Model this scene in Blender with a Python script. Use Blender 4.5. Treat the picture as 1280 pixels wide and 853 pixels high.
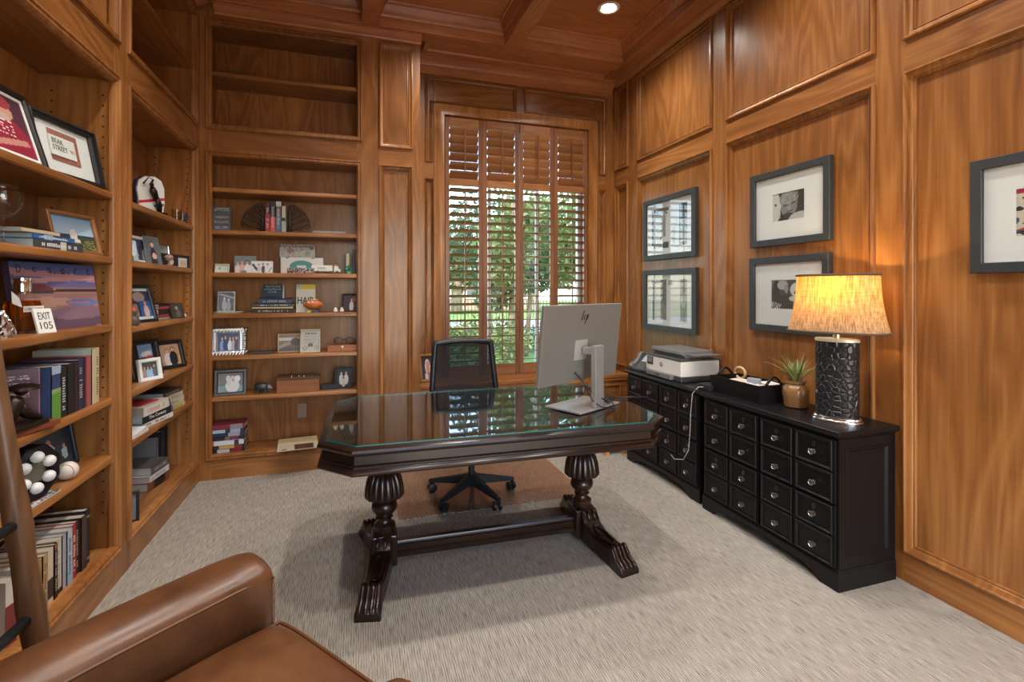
import bpy, bmesh, math, random
import numpy as np
from mathutils import Vector, Matrix
for o in list(bpy.data.objects): bpy.data.objects.remove(o)
SC = bpy.context.scene
COL = SC.collection
PI = math.pi
R = math.radians
rnd = random.Random(7)

# ------------------------------------------------------------------ camera, sky, sun, large lights, exposure
cam_d = bpy.data.cameras.new('camera'); cam = bpy.data.objects.new('camera', cam_d); COL.objects.link(cam)
cam.location = (0, 0, 1.42); cam.rotation_euler = (PI/2, 0, -R(17.51))
cam_d.sensor_width = 36; cam_d.lens = 17.381; cam_d.shift_y = -0.0504; cam_d.clip_start = .02
SC.camera = cam

w = bpy.data.worlds.new('sky'); SC.world = w; w.use_nodes = True
wn = w.node_tree.nodes; wl = w.node_tree.links
sky = wn.new('ShaderNodeTexSky'); sky.sky_type = 'NISHITA'; sky.sun_disc = False
sky.sun_elevation = R(48); sky.sun_rotation = R(205)
wl.new(sky.outputs[0], wn['Background'].inputs[0]); wn['Background'].inputs[1].default_value = 1.7

sun_d = bpy.data.lights.new('sun', 'SUN'); sun = bpy.data.objects.new('sun', sun_d); COL.objects.link(sun)
sun_d.energy = 12; sun_d.angle = R(.6); sun_d.color = (1, .95, .86)
sun.rotation_euler = (R(42), 0, R(-24))

def area(name, loc, rot, sx, sy, e, col):
    d = bpy.data.lights.new(name, 'AREA'); o = bpy.data.objects.new(name, d); COL.objects.link(o)
    d.shape = 'RECTANGLE'; d.size = sx; d.size_y = sy; d.energy = e; d.color = col
    o.location = loc; o.rotation_euler = rot
    return o
# area fill added behind the camera, standing in for daylight from an unseen foyer
area('foyer_fill', (.9, -2.45, 1.5), (R(90), 0, 0), 2.2, 2.5, 26, (.97, .98, 1))

vs = SC.view_settings
SC.display_settings.display_device = 'sRGB'
vs.view_transform = 'Standard'; vs.look = 'None'; vs.gamma = 1; vs.use_curve_mapping = False
vs.exposure = -0.22

# ------------------------------------------------------------------ materials
MATS = {}
def new_mat(name):
    m = bpy.data.materials.new(name); m.use_nodes = True
    return m, m.node_tree.nodes, m.node_tree.links, m.node_tree.nodes['Principled BSDF']
def plain(name, col, rough=.5, metal=0., spec=.5, coat=0., noise=0., nscale=40, bump=0., emit=None):
    if name in MATS: return MATS[name]
    m, n, l, b = new_mat(name)
    b.inputs['Base Color'].default_value = (*col, 1); b.inputs['Roughness'].default_value = rough
    b.inputs['Metallic'].default_value = metal; b.inputs['Specular IOR Level'].default_value = spec
    b.inputs['Coat Weight'].default_value = coat
    if emit: b.inputs['Emission Color'].default_value = (*emit[0], 1); b.inputs['Emission Strength'].default_value = emit[1]
    if noise or bump:
        tc = n.new('ShaderNodeTexCoord'); t = n.new('ShaderNodeTexNoise'); t.inputs['Scale'].default_value = nscale; t.inputs['Detail'].default_value = 5
        l.new(tc.outputs['Object'], t.inputs['Vector'])
        if noise:
            mx = n.new('ShaderNodeMixRGB'); mx.blend_type = 'MIX'
            mx.inputs[1].default_value = (*[c*(1-noise) for c in col], 1); mx.inputs[2].default_value = (*[min(1, c*(1+noise)) for c in col], 1)
            l.new(t.outputs['Fac'], mx.inputs[0]); l.new(mx.outputs[0], b.inputs['Base Color'])
        if bump:
            bp = n.new('ShaderNodeBump'); bp.inputs['Strength'].default_value = bump; bp.inputs['Distance'].default_value = .004
            l.new(t.outputs['Fac'], bp.inputs['Height']); l.new(bp.outputs[0], b.inputs['Normal'])
    MATS[name] = m
    return m
def wood(name, axis, c0, c1, c2, rough=.34, coat=.25, scale=1., var=.35):
    """grain runs along local axis 0/1/2; cathedral figure from a distorted noise, fine fibres on top"""
    if name in MATS: return MATS[name]
    m, n, l, b = new_mat(name)
    tc = n.new('ShaderNodeTexCoord'); oi = n.new('ShaderNodeObjectInfo')
    add = n.new('ShaderNodeVectorMath'); add.operation = 'MULTIPLY_ADD'
    cmb = n.new('ShaderNodeCombineXYZ')
    for i in range(3): l.new(oi.outputs['Random'], cmb.inputs[i])
    add.inputs[1].default_value = (13, 29, 17); l.new(cmb.outputs[0], add.inputs[0]); l.new(tc.outputs['Object'], add.inputs[2])
    def mapped(a, b_):
        mp = n.new('ShaderNodeMapping'); s = [a*scale]*3; s[axis] = b_*scale
        mp.inputs['Scale'].default_value = s; l.new(add.outputs[0], mp.inputs['Vector']); return mp
    m1 = mapped(3.0, .42)
    t1 = n.new('ShaderNodeTexNoise'); t1.inputs['Scale'].default_value = 1; t1.inputs['Detail'].default_value = 2; t1.inputs['Distortion'].default_value = .6
    l.new(m1.outputs[0], t1.inputs['Vector'])
    ms = n.new('ShaderNodeMath'); ms.operation = 'MULTIPLY'; ms.inputs[1].default_value = 13; l.new(t1.outputs['Fac'], ms.inputs[0])
    fr = n.new('ShaderNodeMath'); fr.operation = 'PINGPONG'; fr.inputs[1].default_value = .5; l.new(ms.outputs[0], fr.inputs[0])
    m2 = mapped(70, 2.2)
    t2 = n.new('ShaderNodeTexNoise'); t2.inputs['Scale'].default_value = 1; t2.inputs['Detail'].default_value = 4
    l.new(m2.outputs[0], t2.inputs['Vector'])
    m3 = mapped(1.6, .9)
    t3 = n.new('ShaderNodeTexNoise'); t3.inputs['Scale'].default_value = 1; t3.inputs['Detail'].default_value = 3
    l.new(m3.outputs[0], t3.inputs['Vector'])
    def madd(x, k, y):
        q = n.new('ShaderNodeMath'); q.operation = 'MULTIPLY_ADD'; q.inputs[1].default_value = k; l.new(x, q.inputs[0])
        if y is None: q.inputs[2].default_value = 0
        else: l.new(y, q.inputs[2])
        return q.outputs[0]
    f = madd(t3.outputs['Fac'], .75, madd(t2.outputs['Fac'], .35, madd(fr.outputs[0], .36*var/.35, None)))
    rp = n.new('ShaderNodeValToRGB'); e = rp.color_ramp.elements
    e[0].position = .30; e[0].color = (*c0, 1); e[1].position = .88; e[1].color = (*c2, 1)
    k = e.new(.60); k.color = (*c1, 1)
    l.new(f, rp.inputs[0])
    hv = n.new('ShaderNodeHueSaturation'); vv = n.new('ShaderNodeMapRange')
    vv.inputs['To Min'].default_value = .88; vv.inputs['To Max'].default_value = 1.1
    l.new(oi.outputs['Random'], vv.inputs['Value']); l.new(vv.outputs[0], hv.inputs['Value']); l.new(rp.outputs[0], hv.inputs['Color'])
    l.new(hv.outputs[0], b.inputs['Base Color'])
    b.inputs['Roughness'].default_value = rough; b.inputs['Specular IOR Level'].default_value = .35; b.inputs['Coat Weight'].default_value = coat*.7; b.inputs['Coat Roughness'].default_value = .22
    bp = n.new('ShaderNodeBump'); bp.inputs['Strength'].default_value = .12; bp.inputs['Distance'].default_value = .002
    l.new(t2.outputs['Fac'], bp.inputs['Height']); l.new(bp.outputs[0], b.inputs['Normal'])
    MATS[name] = m
    return m
CH = ((.120, .040, .0095), (.250, .094, .0235), (.41, .178, .053))
WX, WY, WZ = [wood('cherry_%s' % a, i, *CH) for i, a in enumerate(('x', 'y', 'z'))]
CEIL = [wood('ceiling_cherry_%s' % a, i, (.25, .085, .030), (.40, .15, .055), (.52, .215, .085)) for i, a in enumerate(('x', 'y'))]
SHUT = [wood('shutter_wood_lit', 0, (.20, .078, .028), (.30, .125, .046), (.40, .18, .07), rough=.36), wood('shutter_wood_2', 2, (.12, .043, .018), (.19, .073, .030), (.27, .11, .045), rough=.36)]  # louver and rail wood lightened to stand for light on the slats
DK = ((.005, .002, .0012), (.011, .0045, .0025), (.032, .013, .006))
DX, DZ = wood('mahogany_x', 0, *DK, rough=.28, coat=.4), wood('mahogany_z', 2, *DK, rough=.28, coat=.4)
WALNUT = wood('walnut', 2, (.05, .022, .008), (.10, .045, .018), (.17, .08, .035), rough=.4)
BOXW = wood('box_wood', 0, (.10, .032, .01), (.19, .065, .02), (.28, .10, .034), rough=.4)
BLACKW = plain('black_lacquer', (.0055, .0050, .0056), .40, coat=0., spec=.28)
BLACKP = plain('black_plastic', (.012, .012, .014), .45)
def glassy(name, tint, ior=1.45, rough=.0, fac=None):
    if name in MATS: return MATS[name]
    m, n, l, b = new_mat(name); n.remove(b)
    out = n['Material Output']
    tr = n.new('ShaderNodeBsdfTransparent'); tr.inputs[0].default_value = (*tint, 1)
    gl = n.new('ShaderNodeBsdfGlossy'); gl.inputs['Roughness'].default_value = rough
    lw = n.new('ShaderNodeLayerWeight'); lw.inputs[0].default_value = .5
    pw = n.new('ShaderNodeMath'); pw.operation = 'POWER'; pw.inputs[1].default_value = 5; l.new(lw.outputs['Facing'], pw.inputs[0])
    r0 = ((ior-1)/(ior+1))**2
    fz = n.new('ShaderNodeMath'); fz.operation = 'MULTIPLY_ADD'; fz.inputs[1].default_value = 1-r0; fz.inputs[2].default_value = r0; l.new(pw.outputs[0], fz.inputs[0])
    mx = n.new('ShaderNodeMixShader')
    if fac is None: l.new(fz.outputs[0], mx.inputs[0])
    else: mx.inputs[0].default_value = fac
    l.new(tr.outputs[0], mx.inputs[1]); l.new(gl.outputs[0], mx.inputs[2]); l.new(mx.outputs[0], out.inputs[0])
    MATS[name] = m
    return m
GLASS = glassy('clear_glass', (.98, .99, .985))
def attr_mat(name, rough=.45, coat=0.):
    if name in MATS: return MATS[name]
    m, n, l, b = new_mat(name)
    a = n.new('ShaderNodeVertexColor'); a.layer_name = 'print'
    l.new(a.outputs[0], b.inputs['Base Color']); b.inputs['Roughness'].default_value = rough; b.inputs['Coat Weight'].default_value = coat
    MATS[name] = m
    return m
PRINT = attr_mat('printed_paper')

# ------------------------------------------------------------------ mesh helpers
class MB:
    def __init__(s, F=None): s.v = []; s.f = []; s.mi = []; s.F = F or (lambda a, b, c: (a, b, c)); s.cur = 0
    def pt(s, *p): s.v.append(s.F(*p)); return len(s.v)-1
    def face(s, ids): s.f.append(tuple(ids)); s.mi.append(s.cur)
    def box(s, a0, a1, b0, b1, c0, c1):
        i = [s.pt(a, b, c) for a in (a0, a1) for b in (b0, b1) for c in (c0, c1)]
        for q in ((0,1,3,2),(4,6,7,5),(0,4,5,1),(2,3,7,6),(0,2,6,4),(1,5,7,3)): s.face([i[k] for k in q])
        return s
    def hexa(s, pts):
        i = [s.pt(*p) for p in pts]   # 4 bottom, 4 top
        for q in ((3,2,1,0),(4,5,6,7),(0,1,5,4),(1,2,6,5),(2,3,7,6),(3,0,4,7)): s.face([i[k] for k in q])
        return s
    def loft(s, rings, cap=True, closed=True):
        ids = [[s.pt(*p) for p in r] for r in rings]; n = len(ids[0])
        for a, b in zip(ids, ids[1:]):
            for k in range(n if closed else n-1): s.face((a[k], a[(k+1) % n], b[(k+1) % n], b[k]))
        if cap and closed: s.face(ids[0][::-1]); s.face(ids[-1])
        return s
    def lathe(s, prof, cx=0, cy=0, cz=0, n=20, sx=1, sy=1, mod=None):
        rings = []
        for r, z in prof:
            rings.append([(cx+sx*r*(mod(z, 2*PI*k/n) if mod else 1)*math.cos(2*PI*k/n), cy+sy*r*(mod(z, 2*PI*k/n) if mod else 1)*math.sin(2*PI*k/n), cz+z) for k in range(n)])
        return s.loft(rings)
    def tube(s, path, r, n=8):
        P = [Vector(p) for p in path]; rings = []; up = None
        for i, p in enumerate(P):
            d = (P[min(i+1, len(P)-1)]-P[max(i-1, 0)]).normalized()
            a = d.orthogonal().normalized() if up is None else (up-d*up.dot(d)).normalized()
            up = a; b = d.cross(a); rr = r[i] if isinstance(r, (list, tuple)) else r
            rings.append([tuple(p+(a*math.cos(2*PI*k/n)+b*math.sin(2*PI*k/n))*rr) for k in range(n)])
        return s.loft(rings)
    def prism(s, poly, c0, c1, order=(0, 1, 2)):
        """poly in two axes, extruded on the third; order maps (p, q, e) to axes"""
        def mk(p, q, e):
            t = [0, 0, 0]; t[order[0]] = p; t[order[1]] = q; t[order[2]] = e; return tuple(t)
        return s.loft([[mk(p, q, c0) for p, q in poly], [mk(p, q, c1) for p, q in poly]])
    def frame(s, pts, prof):
        """mitred moulding round a closed polygon pts (a,b): prof = (inset, height) pairs, height goes to axis c"""
        n = len(pts); A = sum(pts[i][0]*pts[(i+1) % n][1]-pts[(i+1) % n][0]*pts[i][1] for i in range(n))
        sg = 1 if A > 0 else -1
        nr = []
        for i in range(n):
            dx, dy = pts[(i+1) % n][0]-pts[i][0], pts[(i+1) % n][1]-pts[i][1]; L = math.hypot(dx, dy); nr.append((-dy/L*sg, dx/L*sg))
        def off(d):
            o = []
            for i in range(n):
                a, b = nr[i-1], nr[i]; k = 1+a[0]*b[0]+a[1]*b[1]
                o.append((pts[i][0]+d*(a[0]+b[0])/k, pts[i][1]+d*(a[1]+b[1])/k))
            return o
        rings = [[s.pt(p[0], p[1], h) for p in off(d)] for d, h in prof]
        m = len(rings)
        for j in range(m):
            a, b = rings[j], rings[(j+1) % m]
            for k in range(n): s.face((a[k], a[(k+1) % n], b[(k+1) % n], b[k]))
        return s
    def build(s, name, mat, parent=None, smooth=False, bev=0, kind=None, loc=None, rot=None, label=None, recalc=True, sub=0):
        me = bpy.data.meshes.new(name); me.from_pydata(s.v, [], s.f)
        for m in (mat if isinstance(mat, (list, tuple)) else [mat]): me.materials.append(m)
        if any(s.mi):
            me.polygons.foreach_set('material_index', s.mi)
        if recalc:
            bm = bmesh.new(); bm.from_mesh(me); bmesh.ops.recalc_face_normals(bm, faces=bm.faces); bm.to_mesh(me); bm.free()
        if smooth:
            me.polygons.foreach_set('use_smooth', [True]*len(me.polygons))
            if smooth != 'all': me.set_sharp_from_angle(angle=R(38))
        o = bpy.data.objects.new(name, me); COL.objects.link(o)
        if parent: o.parent = parent
        if loc: o.location = loc
        if rot: o.rotation_euler = rot
        if bev:
            b = o.modifiers.new('bevel', 'BEVEL'); b.width = bev; b.segments = 2; b.limit_method = 'ANGLE'; b.angle_limit = R(40)
        if sub:
            q = o.modifiers.new('sub', 'SUBSURF'); q.levels = sub; q.render_levels = sub
        if kind: o['kind'] = kind
        if label: o['label'] = label
        return o
def rect(a0, a1, b0, b1): return [(a0, b0), (a1, b0), (a1, b1), (a0, b1)]
def thing(name, label, cat, loc=(0, 0, 0), rz=0, group=None, lean=0):
    o = bpy.data.objects.new(name, None); COL.objects.link(o); o.empty_display_size = .1
    o.location = loc; o.rotation_euler = (-lean, 0, rz); o['label'] = label; o['category'] = cat
    if group: o['group'] = group
    return o
def struct(name, label=None):
    o = bpy.data.objects.new(name, None); COL.objects.link(o); o['kind'] = 'structure'
    if label: o['label'] = label; 
    return o
def tag(o, label, cat, group=None):
    o['label'] = label; o['category'] = cat
    if group: o['group'] = group
    return o
def lettering(txt, w, h, mat, parent, loc, rot=(PI/2, 0, 0), name='lettering', bold=0.):
    c = bpy.data.curves.new(name, 'FONT'); c.body = txt; c.align_x = 'CENTER'; c.align_y = 'CENTER'; c.resolution_u = 2; c.offset = bold; c.extrude = .001
    t = bpy.data.objects.new(name, c); COL.objects.link(t)
    me = bpy.data.meshes.new_from_object(t, depsgraph=bpy.context.evaluated_depsgraph_get())
    bpy.data.objects.remove(t)
    n = len(me.vertices); co = np.empty(n*3); me.vertices.foreach_get('co', co); co = co.reshape(-1, 3)
    mn, mx = co[:, :2].min(0), co[:, :2].max(0)
    co[:, :2] = (co[:, :2]-(mn+mx)/2)*np.array([w, h])/(mx-mn); co[:, 2] *= .3
    me.vertices.foreach_set('co', co.ravel()); me.update(); me.materials.clear(); me.materials.append(mat)
    o = bpy.data.objects.new(name, me); COL.objects.link(o); o.parent = parent; o.location = loc; o.rotation_euler = rot
    return o

# flat prints: a fine grid whose colour attribute holds the printed picture
def canvas(nx, ny, top, bot=None, noise=.0, seed=1):
    bot = bot or top; t = np.linspace(0, 1, ny)[:, None, None]
    im = np.array(bot)*(1-t)+np.array(top)*t
    im = np.repeat(im, nx, 1)
    if noise: im = im*(1+noise*(np.random.RandomState(seed).rand(ny, nx, 1)*2-1))
    return im
def paint(im, ops, seed=3):
    ny, nx, _ = im.shape; yy, xx = np.mgrid[0:ny, 0:nx]; xx = (xx+.5)/nx; yy = (yy+.5)/ny
    rs = np.random.RandomState(seed)
    for op in ops:
        k = op[0]
        if k == 'e': _, cx, cy, rx, ry, col = op; im[((xx-cx)/rx)**2+((yy-cy)/ry)**2 <= 1] = col
        elif k == 'r': _, x0, y0, x1, y1, col = op; im[(xx >= x0) & (xx <= x1) & (yy >= y0) & (yy <= y1)] = col
        elif k == 'l': # slanted band through (x0,y0)-(x1,y1) of half-width hw
            _, x0, y0, x1, y1, hw, col = op; L = math.hypot(x1-x0, y1-y0); d = np.abs((xx-x0)*(y1-y0)-(yy-y0)*(x1-x0))/L
            u = ((xx-x0)*(x1-x0)+(yy-y0)*(y1-y0))/L/L; im[(d <= hw) & (u >= 0) & (u <= 1)] = col
        elif k == 'p': # person: cx, feet, height, clothes, skin, hair
            _, cx, y0, hh, cl, sk, ha = op
            a = hh*ny/nx*.95
            im[((xx-cx)/(.19*a))**2+((yy-(y0+.36*hh))/(.40*hh))**2 <= 1] = cl
            im[((xx-cx)/(.105*a))**2+((yy-(y0+.87*hh))/(.13*hh))**2 <= 1] = ha
            im[((xx-cx)/(.08*a))**2+((yy-(y0+.84*hh))/(.10*hh))**2 <= 1] = sk
        elif k == 't': # unreadably small lines of text
            _, x0, y0, x1, y1, rows, col = op
            for r in range(rows):
                yc = y1-(r+.5)*(y1-y0)/rows
                im[(np.abs(yy-yc) < (y1-y0)/rows*.25) & (xx > x0) & (xx < x1) & (rs.rand(ny, nx) > .35)] = col
        elif k == 's': # speckle
            _, x0, y0, x1, y1, p, col = op
            im[(xx > x0) & (xx < x1) & (yy > y0) & (yy < y1) & (rs.rand(ny, nx) < p)] = col
    return im
def printed(name, im, w, h, parent, loc=(0, 0, 0), rot=None, mat=None):
    """print centred on x, rising from z=0, facing -y"""
    ny, nx, _ = im.shape
    X = np.linspace(-w/2, w/2, nx+1); Z = np.linspace(0, h, ny+1)
    v = [(x, 0, z) for z in Z for x in X]
    f = [(j*(nx+1)+i, j*(nx+1)+i+1, (j+1)*(nx+1)+i+1, (j+1)*(nx+1)+i) for j in range(ny) for i in range(nx)]
    me = bpy.data.meshes.new(name); me.from_pydata(v, [], f)
    a = me.color_attributes.new('print', 'FLOAT_COLOR', 'CORNER')
    cc = np.concatenate([np.clip(im.reshape(-1, 3), 0, 1), np.ones((nx*ny, 1))], 1)
    a.data.foreach_set('color', np.repeat(cc, 4, 0).ravel())
    me.materials.append(mat or PRINT)
    o = bpy.data.objects.new(name, me); COL.objects.link(o); o.parent = parent; o.location = loc
    if rot: o.rotation_euler = rot
    return o

# ------------------------------------------------------------------ large structure
XL, XR, YB, YW, YF = -1.105, 2.545, 4.18, 4.56, -2.3     # bookcase faces, right wall face, window wall face, front wall
F_L = lambda u, v, n: (XL+n, u, v)
F_B = lambda u, v, n: (u, YB-n, v)
F_W = lambda u, v, n: (u, YW-n, v)
F_R = lambda u, v, n: (XR-n, u, v)
def F_C(z): return lambda u, v, n: (u, v, z-n)
OPEN_M = [(0, -.004), (0, .010), (.006, .016), (.013, .016), (.018, .009), (.030, .012), (.037, .007), (.0432, -.004), (.0432, -.022)]   # shelf opening moulding
PANEL_M = [(0, -.004), (0, .010), (.003, .016), (.009, .0175), (.013, .014), (.0140, .006), (.017, .004), (.027, .001), (.034, -.006), (.038, -.012), (.0385, -.007), (.042, -.006), (.045, -.008), (.046, -.018)]

# floor: woven carpet
def carpet():
    m, n, l, b = new_mat('carpet')
    tc = n.new('ShaderNodeTexCoord')
    mp = n.new('ShaderNodeMapping'); mp.inputs['Scale'].default_value = (240, 14, 1); l.new(tc.outputs['Object'], mp.inputs['Vector'])
    t = n.new('ShaderNodeTexNoise'); t.inputs['Scale'].default_value = 1; t.inputs['Detail'].default_value = 3; l.new(mp.outputs[0], t.inputs['Vector'])
    t2 = n.new('ShaderNodeTexNoise'); t2.inputs['Scale'].default_value = 260; t2.inputs['Detail'].default_value = 2; l.new(tc.outputs['Object'], t2.inputs['Vector'])
    wv = n.new('ShaderNodeTexWave'); wv.bands_direction = 'X'; wv.inputs['Scale'].default_value = 33; wv.inputs['Distortion'].default_value = .3; wv.inputs['Detail'].default_value = 1; wv.inputs['Detail Scale'].default_value = 6
    l.new(tc.outputs['Object'], wv.inputs['Vector'])
    a = n.new('ShaderNodeMath'); a.operation = 'ADD'; l.new(t.outputs['Fac'], a.inputs[0])
    w_ = n.new('ShaderNodeMath'); w_.operation = 'MULTIPLY_ADD'; w_.inputs[1].default_value = .22; l.new(wv.outputs['Fac'], w_.inputs[0])
    k = n.new('ShaderNodeMath'); k.operation = 'MULTIPLY'; k.inputs[1].default_value = .45; l.new(t2.outputs['Fac'], k.inputs[0]); l.new(k.outputs[0], w_.inputs[2]); l.new(w_.outputs[0], a.inputs[1])
    rp = n.new('ShaderNodeValToRGB'); e = rp.color_ramp.elements
    e[0].position = .5; e[0].color = (.118, .102, .082, 1); e[1].position = 1.12; e[1].color = (.415, .375, .320, 1)
    l.new(a.outputs[0], rp.inputs[0]); l.new(rp.outputs[0], b.inputs['Base Color'])
    b.inputs['Roughness'].default_value = .95; b.inputs['Specular IOR Level'].default_value = .1
    bp = n.new('ShaderNodeBump'); bp.inputs['Strength'].default_value = .5; bp.inputs['Distance'].default_value = .006
    l.new(a.outputs[0], bp.inputs['Height']); l.new(bp.outputs[0], b.inputs['Normal'])
    return m
MB().box(-1.6, 2.9, -3.6, 4.62, -.06, 0).build('floor', carpet(), kind='structure')

# ceiling: coffers between beams
ceil = struct('ceiling')
MB().box(-1.7, 2.8, -2.5, 4.9, 3.72, 3.85).build('roof_slab', CEIL[0], ceil)
XB = [(-1.45, -1.005), (.042, .175), (1.22, 1.365), (2.365, 2.62)]
YBm = [(4.07, 4.215), (2.805, 2.95), (1.545, 1.69), (.285, .43), (-.975, -.83), (-2.3, -2.1)]
for a, b in XB: MB().box(a, b, -2.3, 4.69 if a > 2 else 4.215, 3.52, 3.73).build('beam', CEIL[1], ceil, bev=.004)
for a, b in YBm: MB().box(-1.45, 2.6, a, b, 3.521, 3.731).build('beam', CEIL[0], ceil, bev=.004)
COF_M = [(0, 0), (0, .105), (.010, .105), (.016, .092), (.024, .086), (.026, .07), (.040, .045), (.050, .022), (.058, .018), (.064, .006), (.066, 0)]
for i in range(3):
    for j in range(5):
        x0, x1 = XB[i][1], XB[i+1][0]; y0, y1 = YBm[j+1][1], YBm[j][0]
        MB(F_C(3.70)).box(x0-.01, x1+.01, y0-.01, y1+.01, -.03, 0).build('panel', CEIL[j % 2 if i == 1 else 0], ceil)
        MB(F_C(3.70)).frame(rect(x0, x1, y0, y1), COF_M).build('moulding', CEIL[0], ceil, smooth=True)
# soffit over the window bay with a framed inset, and crowns
MB().box(.3, 2.62, 4.215, 4.69, 3.56, 3.73).build('panel', CEIL[0], ceil)
MB(F_C(3.56)).frame(rect(.56, 2.40, 4.215, 4.47), [(0, 0), (0, .036), (.012, .036), (.03, .03), (.04, .018), (.05, .016), (.056, 0)]).build('moulding', CEIL[0], ceil, smooth=True)
MB().box(.3, 2.62, 4.44, 4.69, 3.50, 3.56).build('panel', CEIL[0], ceil)
CROWN = [(0, 3.395), (.018, 3.395), (.020, 3.42), (.034, 3.428), (.05, 3.447), (.066, 3.452), (.074, 3.475), (.10, 3.492), (.115, 3.51), (.13, 3.513), (.13, 3.54), (0, 3.54)]
def crown(F, u0, u1, prof, mat, k=1., dz=0): return MB(F).loft([[(u, z+dz, nn*k) for nn, z in prof] for u in (u0, u1)]).build('crown_moulding', mat, ceil, smooth=True)
crown(F_W, .40, 2.50, CROWN, CEIL[0])
CROWN2 = [(0, 3.465), (.010, 3.465), (.014, 3.478), (.026, 3.487), (.036, 3.50), (.042, 3.512), (.05, 3.514), (.05, 3.53), (0, 3.53)]
crown(F_R, -2.2, 4.5, CROWN2, CEIL[1])
crown(F_B, -1.0, .517, CROWN2, CEIL[0], 1.7, .0)
crown(F_L, -2.2, 4.1, CROWN2, CEIL[1], 1.7, .0)

def cells(F, parent, us, vs_, ops, mats, prof, t=.02, recess=.016, mould='moulding'):
    """panelled surface: stiles run the full height between openings, rails fill between, a panel and a mitred moulding sit in every opening"""
    pass
# right wall
wr = struct('wall_right')
PAN = [(4.275, 4.526), (3.08, 4.11), (1.86, 2.93), (.65, 1.72), (-.56, .51), (-1.77, -.70)]
MB(F_R).box(-2.4, 4.8, 0, 3.75, -.12, -.03).build('wall_core', WZ, wr)
edges = sorted([q for p in PAN for q in p]); edges = [-2.35]+edges+[4.56]
for i in range(0, len(edges), 2):
    MB(F_R).box(edges[i], edges[i+1], .0, 3.53, -.03, 0).build('stile', WZ, wr)
for k, (a, b) in enumerate(PAN):
    z0 = .66 if k == 0 else .143
    for za, zb in ((0, z0), (2.475, 2.63), (3.455, 3.53)):
        MB(F_R).box(a, b, za, zb, -.03, 0).build('rail', WY, wr)
    for za, zb in ((z0, 2.475), (2.63, 3.455)):
        MB(F_R).box(a, b, za, zb, -.04, -.017).build('panel', WZ, wr)
        MB(F_R).frame(rect(a, b, za, zb), PANEL_M).build('moulding', WZ, wr, smooth=True)
# window wall
ww = struct('wall_window')
WX0, WX1, WZ0, WZ1 = .785, 2.249, .60, 3.04
for a, b, za, zb in ((.4, WX0, 0, 3.55), (WX1, 2.66, 0, 3.55), (WX0, WX1, WZ1, 3.75), (WX0, WX1, 0, WZ0-.02)):
    MB(F_W).box(a, b, za, zb, -.30, -.03).build('wall_core', WZ, ww)
for a, b in ((.4, .601), (.685, .70), (2.335, 2.36), (2.448, 2.56)):
    MB(F_W).box(a, b, 0, 3.5, -.03, 0).build('stile', WZ, ww)
for a, b in ((.601, .685), (2.36, 2.448)):
    for za, zb in ((.0, .65), (2.44, 2.595)): MB(F_W).box(a, b, za, zb, -.03, -.001).build('rail', WX, ww)
    MB(F_W).box(a, b, .65, 2.44, -.04, -.017).build('panel', WZ, ww)
    MB(F_W).frame(rect(a, b, .65, 2.44), [(d*.55, h_) for d, h_ in PANEL_M]).build('moulding', WZ, ww, smooth=True)
MB(F_W).box(1.48, 1.565, 3.13, 3.5, -.03, 0).build('stile', WZ, ww)
MB(F_W).box(.601, 2.448, 3.375, 3.5, -.03, -.001).build('rail', WX, ww)
MB(F_W).box(.68, 2.36, 3.04, 3.14, -.03, -.0015).build('rail', WX, ww)
for sgn in (0, 1):
    def mx(x): return x if sgn == 0 else 3.049-x
    L = [(mx(.601), 2.595), (mx(.672), 2.595), (mx(.672), 3.14), (mx(1.482), 3.14), (mx(1.482), 3.376), (mx(.601), 3.376)]
    m = MB(F_W); m.box(*sorted((mx(.60), mx(.69))), 2.59, 3.38, -.04, -.017); m.build('panel', WZ, ww)
    m = MB(F_W); m.box(*sorted((mx(.60), mx(1.49))), 3.135, 3.38, -.04, -.0165); m.build('panel', WX, ww)
    MB(F_W).frame(L, [(d*.6, h_) for d, h_ in PANEL_M]).build('moulding', WX, ww, smooth=True)
# window casing
CAS = [(0, 0), (0, .014), (.012, .014), (.02, .010), (.075, .010), (.083, .016), (.095, .016), (.1, .002), (.1006, -.06)]
MB(F_W).frame(rect(WX0-.1, WX1+.1, WZ0-.1, WZ1+.095), CAS).build('casing', WZ, ww, smooth=True)
# ledge under the window and its panelled front
tr = struct('trim_1', 'deep wooden ledge below the shuttered window')
MB().box(.51, 2.54, 4.27, 4.60, .555, .60).build('ledge_top', WX, tr, bev=.01)
MB().box(.51, 2.54, 4.29, 4.56, .0, .555).build('ledge_front', WX, tr)
F_S = lambda u, v, n: (u, 4.29-n, v)
for a, b in ((.62, 1.22), (1.30, 1.72), (1.80, 2.46)):
    MB(F_S).frame(rect(a, b, .14, .50), [(d, h_+.006) for d, h_ in PANEL_M]).build('moulding', WX, tr, smooth=True)
MB(F_S).box(.51, 2.54, .53, .555, 0, .016).build('moulding', WX, tr, bev=.006)
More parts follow.
